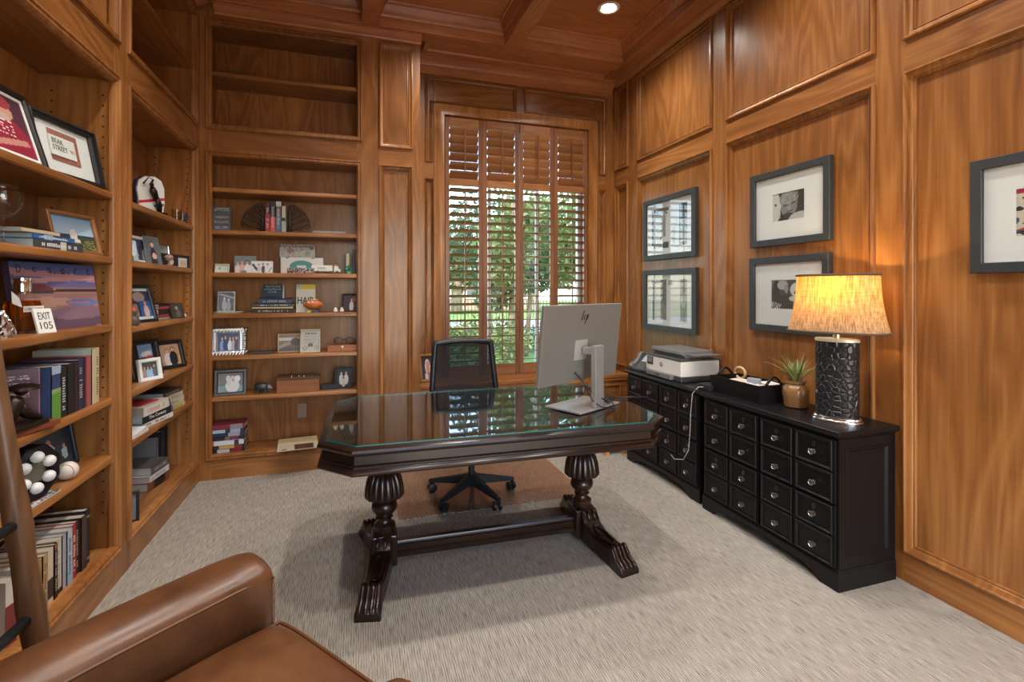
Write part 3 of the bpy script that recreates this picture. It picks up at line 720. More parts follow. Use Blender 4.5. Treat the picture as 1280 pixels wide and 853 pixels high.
# ------------------------------------------------------------------ printer, phone, tray, plant on the cabinets
GREYP = plain('grey_plastic', (.055, .053, .052), .42); LGREY = plain('light_grey_plastic', (.15, .145, .14), .42); WHITEP = plain('printer_white', (.72, .69, .63), .42)
pr = thing('printer', 'white inkjet printer with dark lid on the far file cabinet', 'printer', (2.20, 2.985, .755), 0)
MB().box(.005, .325, .005, .44, 0, .036).build('base', GREYP, pr, bev=.006)
MB().box(.0, .33, .0, .445, .036, .150).build('body', WHITEP, pr, bev=.008)
MB().box(-.006, .335, -.004, .449, .150, .166).build('scanner_lid', GREYP, pr, bev=.005)
MB().loft([[(.03+a, .03, z), (.30-a, .03, z), (.30-a, .42, z), (.03+a, .42, z)] for a, z in ((.03, .166), (.03, .178), (.0, .190), (0, .212), (.006, .218))]).build('document_feeder', LGREY, pr, bev=.004)
MB(lambda a, b, c: (a, b-.02, c)).hexa([(.06, -.06, .196), (.28, -.06, .196), (.28, .24, .176), (.06, .24, .176), (.06, -.06, .203), (.28, -.06, .203), (.28, .24, .183), (.06, .24, .183)]).build('paper_tray', LGREY, pr, bev=.002)
MB().box(-.03, .10, .09, .40, .006, .044).build('output_tray', LGREY, pr, bev=.005)
MB().box(-.032, -.029, .22, .27, .018, .028).build('tray_catch', BLACKP, pr)
MB().box(-.003, .002, .345, .425, .080, .142).build('control_panel', BLACKP, pr, bev=.003)
MB().box(-.0045, .002, .358, .412, .100, .136).build('touch_screen', plain('grey_screen', (.20, .20, .20), .2), pr)
m = MB(lambda a, b, c: (-.0012+c*.001, .24+a, .098+b)); m.frame([(.017*math.cos(2*PI*k/24), .017*math.sin(2*PI*k/24)) for k in range(24)], [(0, 1), (0, -.5), (.003, -.5), (.003, 1)])
for x0, z0, x1, z1 in ((.008, -.009, .003, .012), (.003, -.009, .001, .003), (-.003, -.014, -.007, .003), (-.010, -.009, -.006, .003)):
    m.hexa([(x0-.001, z0, 0), (x0+.001, z0, 0), (x0+.001, z0, 1), (x0-.001, z0, 1), (x1-.001, z1, 0), (x1+.001, z1, 0), (x1+.001, z1, 1), (x1-.001, z1, 1)])
m.build('logo', BLACKP, pr)
ph = thing('desk_phone', 'grey desk phone tilted on its stand beside the printer', 'telephone', (2.245, 3.535, .755), R(-78))
MB(lambda a, b, c: (a, b, c)).hexa([(-.09, -.07, .0), (.09, -.07, 0), (.09, .07, 0), (-.09, .07, 0), (-.09, -.075, .018), (.09, -.075, .018), (.09, .065, .13), (-.09, .065, .13)]).build('body', GREYP, ph, bev=.004)
def pf(u, v, n): return (u, -.075+v*.78+n*-.62, .018+v*.62+n*.78)
MB(pf).box(-.02, .075, .09, .155, 0, .003).build('screen', plain('phone_lcd', (.42, .47, .52), .2), ph)
for r_ in range(4):
    for c_ in range(3): MB(pf).box(-.015+c_*.03, .005+c_*.03, .012+r_*.018, .024+r_*.018, 0, .004).build('key', LGREY, ph)
m = MB(pf); m.loft([[(x-.068, v, n) for x, n in ((-.018, .002), (.018, .002), (.018, d_), (.008, d_+.01), (-.008, d_+.01), (-.018, d_))] for v, d_ in ((.0, .022), (.03, .028), (.05, .012), (.11, .012), (.14, .028), (.175, .022))]); m.build('handset', plain('handset_grey', (.11, .11, .115), .4), ph, smooth=True)

ty = thing('caddy', 'black wooden desk caddy full of odds and ends beside the plant', 'tray', (2.222, 2.295, .755), 0)
D_, W_ = .215, .40
MB().box(0, D_, 0, W_, .004, .014).build('bottom', BLACKW, ty)
MB().box(-.004, D_+.004, -.004, W_+.004, 0, .006).build('foot_rim', BLACKW, ty)
for x in (0, D_-.01): MB().hexa([(x, 0, .006), (x+.01, 0, .006), (x+.01, W_, .006), (x, W_, .006), (x-.006 if x == 0 else x+.006, -.008, .105), (x+.01-.006 if x == 0 else x+.016, -.008, .105), (x+.004 if x == 0 else x+.016, W_+.008, .105), (x-.006 if x == 0 else x+.006, W_+.008, .105)]).build('side_board', BLACKW, ty)
ep = [(0, .006), (D_, .006), (D_+.004, .105), (.16, .105), (.150, .128), (.130, .143), (.107, .148), (.084, .143), (.064, .128), (.055, .105), (-.004, .105)]
hole = None
for y in (-.004, W_-.006): MB().prism([(p, q) for p, q in ep if q < .12], y, y+.010, (0, 2, 1)).build('end_board', BLACKW, ty)
for y in (.001, W_-.001): MB().tube([(.050+.115*k/10, y, .103+.046*math.sin(PI*k/10)) for k in range(11)], .008, 8).build('handle', BLACKW, ty, smooth='all')
def boxthing(name, label, cat, loc, sx, sy, sz, mat, rz=0, bev=.002, group=None, rx=0):
    o = MB().box(-sx/2, sx/2, -sy/2, sy/2, 0, sz).build(name, mat, None, bev=bev); o.location = loc; o.rotation_euler = (rx, 0, rz); return tag(o, label, cat, group)
boxthing('card_box', 'small cream box lying in the black caddy', 'box', (2.30, 2.50, .80), .10, .15, .055, plain('cream_card', (.62, .55, .42), .7), R(12))
boxthing('charger', 'small grey charger standing up in the black caddy', 'charger', (2.285, 2.40, .80), .03, .075, .085, plain('charger_grey', (.30, .32, .38), .4), R(15))
boxthing('paper_roll', 'white folded paper in the near end of the caddy', 'paper', (2.37, 2.36, .80), .09, .13, .058, plain('white_card', (.75, .72, .66), .6), R(-10))
c_ = MB()
for q in range(4): c_.tube([(2.26+.02*math.sin(k*1.3+q), 2.33+.013*k+.02*math.cos(k*.9+q*2), .845+.014*math.sin(k*.8+q)) for k in range(9)], .004, 6)
tag(c_.build('cables', plain('white_cable', (.70, .68, .63), .5), smooth='all'), 'tangle of pale cables in the black caddy', 'cable')
m = MB(); m.tube([(2.42, 2.66+.045*math.cos(2*PI*k/24), .868+.036*math.sin(2*PI*k/24)) for k in range(25)], .009, 8)
tag(m.build('wooden_ring', plain('pale_wood', (.58, .38, .19), .5), smooth='all'), 'pale wooden ring standing at the far end of the caddy', 'ring')
m = MB(); m.tube([(2.42, 2.50, .80), (2.40, 2.56, .85), (2.40, 2.64, .85)], .02, 8)

pb = thing('power_adapter', 'small black power box between the two file cabinets with a white cord', 'adapter', (2.225, 2.735, .755), 0)
MB().box(-.035, .045, -.055, .055, 0, .038).build('body', BLACKP, pb, bev=.003)
MB().tube([(-.035, .0, .02), (-.06, .02, .018), (-.083, .05, -.03), (-.09, .06, -.16), (-.088, .07, -.30), (-.088, .085, -.42), (-.088, .14, -.50), (-.088, .24, -.53), (-.082, .29, -.515)], .0024, 6).build('cord', plain('white_cord', (.42, .41, .40), .5), pb, smooth='all', label='white cord hanging down the drawers')

pt = thing('potted_plant', 'spiky green plant in a glazed brown clay crock beside the lamp', 'plant', (2.375, 2.185, .755), 0)
MB().lathe([(0, 0), (.052, 0), (.060, .006), (.066, .06), (.068, .095), (.060, .118), (.046, .128), (.045, .133), (.052, .138), (.052, .150), (.046, .150), (.040, .140), (0, .138)], n=28).build('crock', plain('glazed_clay', (.23, .12, .04), .28, coat=.5, noise=.35, nscale=14), pt, smooth=True)
LEAF = plain('succulent_leaf', (.16, .25, .085), .45, noise=.3, nscale=9)
LEAF2 = plain('pale_leaf', (.36, .38, .16), .5)
for k in range(46):
    a = rnd.uniform(0, 2*PI); sp = rnd.uniform(.15, 1.25); L = rnd.uniform(.10, .19); tw = rnd.uniform(-.3, .3)
    m = MB(); L_ = []; R_ = []; M_ = []
    for j in range(7):
        q = j/6; ang = sp*(.35+.65*q); r_ = L*q*math.sin(ang); z = .140+L*q*math.cos(ang*.9); wv = .0085*(1-q)**.7*(1 if q > .05 else .7)
        cx, cy = .016*math.cos(a)+r_*math.cos(a+tw*q), .016*math.sin(a)+r_*math.sin(a+tw*q); sxx, syy = -math.sin(a), math.cos(a)
        L_.append(m.pt(cx+sxx*wv, cy+syy*wv, z)); M_.append(m.pt(cx, cy, z-.004*(1-q))); R_.append(m.pt(cx-sxx*wv, cy-syy*wv, z))
    for j in range(6): m.face((L_[j], L_[j+1], M_[j+1], M_[j])); m.face((M_[j], M_[j+1], R_[j+1], R_[j]))
    m.build('leaf', LEAF2 if k % 4 == 0 else LEAF, pt, smooth='all', recalc=False)

# ------------------------------------------------------------------ small stool in the corner behind the cabinets
st = thing('footstool', 'small dark stool on orange wooden feet in the window corner', 'stool', (2.13, 3.88, 0), 0)
MB().box(-.10, .10, -.10, .10, .07, .30).build('body', plain('dark_stool', (.03, .015, .01), .6), st, bev=.01)
for a in (-1, 1):
    for b in (-1, 1): MB().loft([[(a*.08-h_, b*.08-h_, z), (a*.08+h_, b*.08-h_, z), (a*.08+h_, b*.08+h_, z), (a*.08-h_, b*.08+h_, z)] for h_, z in ((.022, 0), (.014, .03), (.02, .07))]).build('foot', plain('orange_wood', (.42, .16, .04), .4), st)

# ------------------------------------------------------------------ leather armchair
def leather():
    m, n, l, b = new_mat('tan_leather'); tc = n.new('ShaderNodeTexCoord')
    t = n.new('ShaderNodeTexNoise'); t.inputs['Scale'].default_value = 5; t.inputs['Detail'].default_value = 6; t.inputs['Roughness'].default_value = .65; l.new(tc.outputs['Object'], t.inputs['Vector'])
    rp = n.new('ShaderNodeValToRGB'); e = rp.color_ramp.elements; e[0].position = .3; e[0].color = (.060, .021, .007, 1); e[1].position = .75; e[1].color = (.165, .064, .022, 1)
    l.new(t.outputs['Fac'], rp.inputs[0]); l.new(rp.outputs[0], b.inputs['Base Color'])
    v = n.new('ShaderNodeTexVoronoi'); v.inputs['Scale'].default_value = 260; l.new(tc.outputs['Object'], v.inputs['Vector'])
    t2 = n.new('ShaderNodeTexNoise'); t2.inputs['Scale'].default_value = 18; t2.inputs['Detail'].default_value = 3; l.new(tc.outputs['Object'], t2.inputs['Vector'])
    ad = n.new('ShaderNodeMath'); ad.operation = 'MULTIPLY_ADD'; ad.inputs[1].default_value = .12; l.new(v.outputs['Distance'], ad.inputs[0]); l.new(t2.outputs['Fac'], ad.inputs[2])
    bp = n.new('ShaderNodeBump'); bp.inputs['Strength'].default_value = .25; bp.inputs['Distance'].default_value = .004; l.new(ad.outputs[0], bp.inputs['Height']); l.new(bp.outputs[0], b.inputs['Normal'])
    mr = n.new('ShaderNodeMapRange'); mr.inputs['To Min'].default_value = .25; mr.inputs['To Max'].default_value = .42; l.new(t.outputs['Fac'], mr.inputs['Value']); l.new(mr.outputs[0], b.inputs['Roughness'])
    return m
LEA = leather(); PIP = plain('leather_piping', (.10, .036, .010), .4)
ac = thing('armchair', 'tan leather club armchair in the foreground', 'chair', (-.373, 1.090, 0), R(37.3))
# local: faces +x, seat front edge at x=.40
def arm(sy):
    N = 12; hw = .092
    def sec(x, k=1., dz=0, dw=0):
        pts = [(-hw+dw, .10), (-hw+dw, .585+dz)]
        for i in range(N+1):
            a = PI-PI*i/N; pts.append(((hw-dw)*math.cos(a), .598+dz+(.044-dw*.3)*math.sin(a)*k))
        pts += [(hw-dw, .10)]
        return [(x, sy*.365+p, z) for p, z in pts]
    m = MB(); rings = []
    for x, dz, dw in ((-.46, -.03, .01), (-.40, -.025, 0), (-.2, -.018, 0), (.0, -.006, 0), (.15, .0, 0), (.30, .003, 0), (.37, .001, .003), (.394, -.003, .009), (.405, -.011, .02)):
        rings.append(sec(x-(.055 if sy < 0 and x > .1 else 0), 1, dz-(.012 if sy < 0 else 0), dw))
    m.loft(rings).build('arm', LEA, ac, smooth='all')
    yi = sy*.365-sy*hw
    k_ = .055 if sy < 0 else 0
    MB().tube([(x-(k_ if x > .1 else 0), yi+sy*.002+(0 if x < .38 else sy*.010), .602+dz-k_*.22) for x, dz in ((-.40, -.025), (-.2, -.018), (0, -.006), (.15, 0), (.30, .003), (.385, -.002), (.402, -.010))], .0042, 6).build('piping', PIP, ac, smooth='all')
    MB().tube([(.404-k_, yi+sy*.018, z) for z in (.585, .3, .12)], .004, 6).build('piping', PIP, ac, smooth='all')
for s_ in (1, -1): arm(s_)
def cushion():
    m = MB(); n = 16; hx, hy = .405, .268
    top = []; 
    def sx_(u): return hx*u
    grid = []
    for j in range(n+1):
        row = []
        for i in range(n+1):
            u, v = -1+2*i/n, -1+2*j/n
            k = (1-abs(u)**4)*(1-abs(v)**4)
            row.append((u*hx*(1-.02*abs(v)**6), v*hy*(1-.015*abs(u)**6), .475+.045*k**.5))
        grid.append(row)
    ids = [[m.pt(*p) for p in r] for r in grid]
    bot = [[m.pt(p[0], p[1], .31) for p in r] for r in grid]
    for j in range(n):
        for i in range(n):
            m.face((ids[j][i], ids[j][i+1], ids[j+1][i+1], ids[j+1][i])); m.face((bot[j][i], bot[j+1][i], bot[j+1][i+1], bot[j][i+1]))
    ring = [(0, i) for i in range(n)]+[(j, n) for j in range(n)]+[(n, n-i) for i in range(n)]+[(n-j, 0) for j in range(n)]
    for a, b in zip(ring, ring[1:]+ring[:1]): m.face((ids[a[0]][a[1]], bot[a[0]][a[1]], bot[b[0]][b[1]], ids[b[0]][b[1]]))
    o = m.build('seat_cushion', LEA, ac, smooth='all', bev=.0); o.location = (.012, 0, 0)
    b = o.modifiers.new('bevel', 'BEVEL'); b.width = .03; b.segments = 4; b.limit_method = 'ANGLE'; b.angle_limit = R(50)
    MB().tube([(.012+p[0]*1.0, p[1], .468) for p in [grid[a][b_] for a, b_ in ring]+[grid[0][0]]], .005, 6).build('piping', PIP, ac, smooth='all')
cushion()
rb = rbox(.40, .45, .09, .315, .03); rb.build('seat_base', LEA, ac, smooth=True)
bk = MB(); bk.loft([[(x-.05*(z-.3), y, z) for x, y in ((-.30+.0, -.30), (-.30, .30), (-.34, .36), (-.46, .36), (-.49, .30), (-.49, -.30), (-.46, -.36), (-.34, -.36))] for z in (.32, .5, .7, .90, .94)]).build('backrest', LEA, ac, smooth=True, bev=.03)
for a in (-.36, .36):
    for b in (-.38, .38): MB().lathe([(0, 0), (.016, 0), (.026, .1), (0, .1)], a, b, 0, 12).build('leg', DX, ac, smooth=True)

# ------------------------------------------------------------------ turned wooden rack with black rungs (left edge of the photo)
rk = thing('wooden_rack', 'turned brown wooden post frame with black rungs beside the armchair', 'rack', (-.776, 1.675, 0), 0)
def post(y):
    prof = [(0, .030), (.10, .028), (.30, .030), (.42, .031), (.50, .035), (.56, .0365), (.62, .033), (.70, .031), (.77, .0355), (.83, .034), (.90, .029), (1.0, .026), (1.10, .024), (1.30, .022), (1.45, .020)]
    return MB().tube([(-z*.120, y, z) for z, r_ in prof], [r_*.86 for z, r_ in prof], 20)
m0 = post(0).build('post', WALNUT, rk, smooth='all')
m1 = post(-.29).build('post', WALNUT, rk, smooth='all'); m1.location = (-.012, 0, 0)
for z in (.535, .79, 1.22):
    o_ = -z*.120
    MB().tube([(o_, -.02, z), (o_-.012, -.27, z)], .0135, 12).build('rung', plain('black_rung', (.008, .010, .012), .35), rk, smooth='all', label='black rung')

# ------------------------------------------------------------------ builders for the things on the shelves
def P_(c): return plain('paint_%02x%02x%02x' % tuple(int(255*q) for q in c), c, .5)
PAGE = plain('book_pages', (.62, .56, .45), .8)
FRAMEM = {'black': plain('frame_black', (.010, .010, .011), .35), 'white': plain('frame_white', (.70, .69, .66), .45), 'silver': plain('frame_silver', (.60, .60, .60), .25, .9),
          'bronze': plain('frame_bronze', (.36, .17, .07), .32, .6), 'brown': plain('frame_brown', (.035, .014, .010), .35), 'wood': plain('frame_gold', (.45, .30, .14), .4), 'slate': plain('frame_slate', (.028, .031, .034), .5)}
SKIN = (.55, .30, .20)
def book(label, loc, t, h, d, col, rz=0, lying=False, group=None, spine=None, stripe=None, page=PAGE, cat='book', lean=0, title=None, tcol=(.75, .72, .62), cover=None):
    """upright: spine faces local -y, thickness along x.  lying: spine faces -y, length h along x, thickness t up."""
    T = thing('book', label, cat, loc, rz, group, lean)
    k = .0022; cm = P_(col)
    G = (lambda a, b, c: (c-h/2, b, a+t/2)) if lying else (lambda a, b, c: (a, b, c))
    m = MB(G); m.box(-t/2, -t/2+k, 0, d, 0, h); m.box(t/2-k, t/2, 0, d, 0, h); m.box(-t/2, t/2, 0, k*1.4, 0, h); c_ = m.build('cover', cm, T)
    MB(G).box(-t/2+k, t/2-k, k, d-.004, .003, h-.003).build('pages', page, T)
    e = .0008
    for z0, z1, cc in (stripe or []):
        MB(G).box(-t/2+.0005, t/2-.0005, -e, .0005, z0*h, z1*h).build('spine_band', P_(cc), c_)
    if spine:   # unreadably small title: short strokes along the spine
        n_ = max(5, int(h/.014)); m = MB(G); q = random.Random(len(label)*7+int(h*1000))
        for i in range(n_):
            z = .14*h+.72*h*i/n_
            if q.random() < .8: m.box(-t*.22, t*.22*q.uniform(.3, 1), -e-.0004, 0, z, z+.5*.72*h/n_)
        m.build('spine_title', P_(spine), c_)['kind'] = 'stuff'
    if title: # readable words along the spine
        if lying: lettering(title, h*.6, min(t*.6, .03), P_(tcol), T, (0, -.0012, t/2))
        else: lettering(title, h*.6, t*.55, P_(tcol), T, (0, -.0012, h/2), (PI/2, -PI/2, 0))
    return T
def easel(label, loc, w, h, frame='black', border=.02, im=None, rz=0, lean=R(12), mat=0, matcol=(.8, .79, .75), group=None, name='picture_frame', prof=None, stand=True, cat='picture frame', gloss=True):
    T = thing(name, label, cat, loc, rz, group, lean)
    F = lambda u, v, n: (u, .006-n, v)
    prof = prof or [(0, -.008), (0, .008), (.003, .011), (border*.7, .011), (border*.85, .008), (border, .002), (border, -.008)]
    MB(F).frame(rect(-w/2, w/2, 0, h), prof).build('frame', FRAMEM[frame] if isinstance(frame, str) else frame, T)
    MB(F).box(-w/2+.002, w/2-.002, .002, h-.002, -.009, -.004).build('backing', FRAMEM['black'], T)
    b = border
    if mat:
        MB(F).frame(rect(-w/2+b, w/2-b, b, h-b), [(0, -.004), (0, .0), (mat, .0), (mat, -.004)]).build('mat', P_(matcol), T)
        b += mat
    if im is not None: printed('photo', im, w-2*b, h-2*b, T, (0, .0085, b))
    if stand: MB().hexa([(-.02, .008, h*.55), (.02, .008, h*.55), (.02, .012, h*.55), (-.02, .012, h*.55), (-.025, .012+.30*h, .1*h), (.025, .012+.30*h, .1*h), (.025, .016+.30*h, .1*h), (-.025, .016+.30*h, .1*h)][0:0] or [(-.02, .012, .02), (.02, .012, .02), (.02, .03+h*.13, .0+h*.03), (-.02, .03+h*.13, 0+h*.03), (-.02, .010, h*.6), (.02, .010, h*.6), (.02, .014, h*.6), (-.02, .014, h*.6)]).build('easel_back', FRAMEM['black'], T)
    return T
def people(bg, n=2, clothes=((.6, .6, .65), (.05, .07, .14)), seed=1, nx=30, ny=24, top=None, hs=.8):
    im = canvas(nx, ny, top or bg, bg, .25, seed); q = random.Random(seed)
    ops = [('p', (i+1)/(n+1), -.05, hs*q.uniform(.88, 1.05), clothes[i % len(clothes)], SKIN, (.10+.2*q.random(), .07, .04)) for i in range(n)]
    return paint(im, ops)
def L_at(s, z): return s

# ================================================================== left bookcase, near bay
zA, zB, zC, zD, zE = L1
LB = 'on the left bookcase'
def LF(label, spec, z, *a, rz=90, **k): cx, cy, w, h = spec; return easel(label, (cx, cy, z), w, h, *a, rz=R(rz), **k)
im = paint(canvas(36, 44, (.05, .015, .03), (.10, .02, .035), .2, 2), [('e', .45, .2, .55, .42, (.26, .012, .035)), ('e', .52, .70, .20, .16, (.50, .26, .18)), ('e', .5, .86, .24, .12, (.28, .03, .04)), ('e', .42, .60, .22, .07, (.45, .35, .30)), ('l', .1, .10, .9, .26, .05, (.50, .22, .18)), ('t', .05, .28, .65, .56, 7, (.75, .6, .6)), ('r', .02, .9, .3, .97, (.4, .05, .07))])
LF('large black picture frame with a person in maroon, top shelf of the near left bay', (-1.165, 2.265, .32, .30), zA, 'black', .024, im, rz=88, mat=.012, lean=R(16))
def beak():
    cx, cy, w, h = -1.165, 2.605, .37, .265
    T = easel('deep black shadowbox frame with a street sign print, top shelf of the near left bay', (cx, cy, zA), w, h, 'black', .03, None, rz=R(80), mat=.0, lean=R(11), prof=[(0, -.008), (0, .022), (.004, .026), (.010, .026), (.012, .016), (.022, .016), (.028, .006), (.028, -.006)])
    im = canvas(30, 24, (.75, .76, .76)); printed('mat', im, w-.056, h-.056, T, (0, .007, .028))
    im = paint(canvas(30, 24, (.33, .13, .09), None, .3), [('r', 0, .0, .5, .14, (.28, .10, .07)), ('l', 0, .5, 1, .5, .02, (.2, .08, .06))])
    printed('brick_print', im, .165, .135, T, (.0, .0055, .078))
    MB().box(-.085, .055, .0, .005, .100, .185).build('sign', plain('sign_white', (.75, .75, .72), .4), T)
    lettering('BEAK', .062, .022, P_((.05, .06, .07)), T, (-.042, -.0008, .163)); lettering('STREET', .082, .022, P_((.05, .06, .07)), T, (-.034, -.0008, .134)); lettering('W1', .026, .018, P_((.55, .25, .2)), T, (.034, -.0008, .134))
    MB(lambda u, v, n: (u, .005-n, v)).box(-w/2+.03, w/2-.03, .03, h-.03, .008, .010).build('glazing', GLASS, T)
beak()
# second shelf
wg = thing('wine_glass', 'large clear wine glass on the second shelf of the near left bay', 'glass', (-1.165, 2.165, zB), 0)
MB().lathe([(0, 0), (.036, .001), (.034, .004), (.006, .008), (.004, .02), (.004, .085), (.010, .095), (.03, .108), (.044, .13), (.050, .155), (.048, .185), (.040, .21), (.0385, .21), (.046, .185), (.048, .155), (.042, .132), (.028, .111), (.0, .102)], n=28).build('bowl', glassy('wine_glass_clear', (.93, .94, .94), 1.5), wg, smooth='all')
g = 'blue books lying on the second shelf of the near left bay'
for k, (col, t_, hh, dd, yy, st, lab) in enumerate((((.035, .045, .05), .034, .32, .20, 2.435, [(.5, .62, (.5, .45, .35))], 'dark grey book at the bottom of the blue stack beside the wine glass'), ((.02, .10, .26), .020, .25, .195, 2.41, [(.25, .45, (.25, .35, .5))], 'bright blue book in the middle of the stack beside the wine glass'), ((.50, .40, .26), .014, .20, .175, 2.335, None, 'thin cream-spined book on top of the blue stack'))):
    book(lab, (-1.130-.006*k, yy, zB+[0, .0345, .055][k]), t_, hh, dd, col, R(88-k*2), True, g, spine=(.6, .6, .6) if k < 2 else None, stripe=st, page=plain('grey_pages', (.30, .36, .40), .7))
im = paint(canvas(40, 30, (.12, .22, .34), (.50, .60, .66)), [('r', 0, 0, 1, .42, (.035, .045, .02)), ('s', 0, .02, 1, .35, .3, (.22, .20, .05)), ('r', 0, .38, 1, .47, (.02, .035, .06)), ('r', .36, .22, .62, .34, (.55, .50, .45)), ('r', .40, .34, .58, .48, (.50, .44, .40)), ('e', .49, .48, .085, .17, (.55, .50, .46)), ('r', .48, .62, .50, .74, (.3, .28, .26))])
LF('bronze picture frame with a domed building, second shelf of the near left bay', (-1.155, 2.645, .262, .185), zB, 'bronze', .018, im, rz=77, lean=R(13))
# third shelf
cr = thing('crystal_tree', 'small faceted silver crystal cone at the left end of the third shelf', 'ornament', (-1.16, 2.150, zC), 0)
m = MB()
for k in range(60):
    q = rnd.random(); a = rnd.uniform(0, 6.28); rr = .034*(1-q)+.004; z = .004+.085*q; s_ = rnd.uniform(.005, .009)
    p = Vector((rr*math.cos(a), rr*math.sin(a), z)); m.loft([[tuple(p+Vector((s_*math.cos(b+k), s_*math.sin(b+k), -s_*.6))) for b in (0, 2.1, 4.2)], [tuple(p+Vector((s_*.3*math.cos(b), s_*.3*math.sin(b), s_))) for b in (0, 2.1, 4.2)]])
m.lathe([(0, 0), (.030, 0), (.004, .09), (0, .095)], n=10); m.build('crystals', SILVER, cr)
bt = thing('whiskey_bottle', 'clear square whiskey bottle with a steel stopper and hanging tags', 'bottle', (-1.205, 2.345, zC), R(62))
def sqb(h_, r_=.012): return [(x, y) for x, y in rect(-h_, h_, -h_*.72, h_*.72)]
LIQ = plain('amber_whiskey', (.62, .16, .012), .04); LIQ.node_tree.nodes['Principled BSDF'].inputs['Transmission Weight'].default_value = .92; LIQ.node_tree.nodes['Principled BSDF'].inputs['IOR'].default_value = 1.36
MB().loft([[(x*k, y*k, z) for x, y in rect(-.050, .050, -.034, .034)] for k, z in ((.9, .0), (1, .006), (1, .112), (.92, .128), (.6, .146), (.40, .152), (.36, .175))]).build('bottle_glass', GLASS, bt, bev=.004)
MB().loft([[(x*k*.9, y*k*.9, z) for x, y in rect(-.050, .050, -.034, .034)] for k, z in ((.9, .010), (1, .014), (1, .108), (.9, .125))]).build('whiskey', LIQ, bt, bev=.003)
MB().lathe([(0, .150), (.020, .150), (.022, .158), (.026, .160), (.026, .192), (.024, .198), (.027, .200), (.027, .21), (0, .212)], n=24).build('stopper', SILVER, bt, smooth=True)
MB().box(-.022, .046, -.0362, -.034, .082, .104).build('label_band', P_((.66, .62, .53)), bt); lettering('LONGHORN', .060, .011, P_((.04, .04, .04)), bt, (.012, -.0368, .093))
MB(lambda a, b, c: (a-.046, b-.030, c+.115)).hexa([(-.012, -.006, .0), (.016, -.012, -.015), (.016, -.010, -.015), (-.012, -.004, 0), (-.014, -.006, .045), (.006, -.012, .020), (.006, -.010, .020), (-.014, -.004, .045)]).build('hang_tag', P_((.7, .68, .62)), bt)
tl = thing('tile', 'white tile reading EXIT 105 propped against the whiskey bottle', 'tile', (-1.126, 2.345, zC), R(68), None, R(16))
MB().box(-.034, .034, 0, .010, 0, .098).build('plaque', plain('tile_white', (.70, .68, .63), .35), tl, bev=.002)
lettering('EXIT', .046, .028, P_((.03, .03, .03)), tl, (.0, -.001, .068)); lettering('105', .046, .028, P_((.03, .03, .03)), tl, (.0, -.001, .030))
T = thing('book', 'large picture book with a sunset landscape cover standing on the third shelf', 'book', (-1.175, 2.565, zC), R(80), None, R(8))
ny, nx = 44, 60; im = canvas(nx, ny, (.05, .09, .30), (.30, .16, .20), .12)
im = paint(im, [('l', 0, .86, 1, .78, .05, (.42, .20, .25)), ('l', 0, .72, 1, .80, .035, (.52, .24, .24)), ('r', 0, .55, 1, .64, (.40, .16, .14)), ('e', .22, .60, .22, .09, (.16, .025, .02)), ('l', .2, .57, 1, .60, .022, (.035, .03, .035)), ('r', 0, 0, 1, .54, (.30, .15, .13)), ('e', .35, .42, .34, .07, (.42, .22, .17)), ('e', .78, .40, .22, .06, (.12, .15, .32)), ('e', .74, .40, .15, .02, (.42, .14, .14)), ('e', .5, .12, .6, .16, (.10, .05, .08)), ('e', .72, .24, .36, .11, (.20, .11, .15)), ('t', .42, .78, .66, .86, 3, (.08, .05, .1))])
MB().box(-.225, .225, .001, .024, .0, .278).build('cover', P_((.05, .03, .06)), T); printed('cover_print', im, .45, .278, T, (0, .0004, 0))
for k, c_ in enumerate('Desert'): lettering(c_, .016 if c_ in 'rt' else .022, .030 if c_ in 'Dt' else .022, P_((.01, .01, .012)), T, (-.185+.074*k, -.0006, .250))
# fourth shelf: upright row, spines to the room
g = 'hardbacks on the fourth shelf of the near left bay'
row = [('book with a golf course on its spine, fourth shelf of the near bay', .062, .215, (.03, .05, .13), None, [(0, .5, (.10, .26, .04)), (.5, .58, (.25, .33, .12)), (.85, 1, (.3, .4, .5))]),
       ('black hardback with silver title beside the golf book', .046, .205, (.012, .012, .012), (.45, .45, .42), None),
       ('plain black hardback in the middle of the fourth shelf row', .060, .210, (.008, .008, .009), None, None),
       ('thin dark brown hardback beside a navy one on the fourth shelf', .025, .208, (.05, .016, .012), None, None),
       ('navy hardback with gold title on the fourth shelf', .050, .215, (.016, .028, .075), (.40, .32, .16), None),
       ('thin wine-red hardback beside the pink one on the fourth shelf', .020, .222, (.12, .018, .03), None, None),
       ('dusty pink hardback on the fourth shelf', .047, .222, (.34, .085, .085), None, None),
       ('pale green book with a cream spine, right of the pink one', .034, .248, (.36, .42, .36), None, [(0, 1, (.52, .42, .24))]),
       ('tall cream book ending the fourth shelf row on the right', .036, .250, (.50, .41, .25), (.15, .08, .05), None)]
y = 2.372
for lab, t_, h_, col, sp, st_ in row:
    book(lab, (-1.128-.006*rnd.random(), y+t_/2, zD), t_-.001, h_, .215, col, R(90), group=g, spine=sp, stripe=st_); y += t_
T = thing('book', 'maroon book with its text-covered back facing out, fourth shelf', 'book', (-1.165, 2.362, zD), R(28), None, R(3))
MB().box(-.235, 0, 0, .022, 0, .213).build('pages', PAGE, T); im = paint(canvas(56, 50, (.085, .022, .038), (.07, .018, .03), .25, 4), [('t', .10, .50, .9, .88, 13, (.45, .33, .36))])
printed('back_cover', im, .238, .215, T, (-.118, -.001, 0)); MB().box(0, .004, -.001, .024, 0, .215).build('spine', P_((.34, .12, .13)), T)
sc_ = thing('sculpture', 'dark bronze figure sculpture on a red wooden base, fourth shelf', 'sculpture', (-1.148, 2.20, zD), R(80))
BRZ = plain('dark_bronze', (.035, .022, .015), .3, .7)
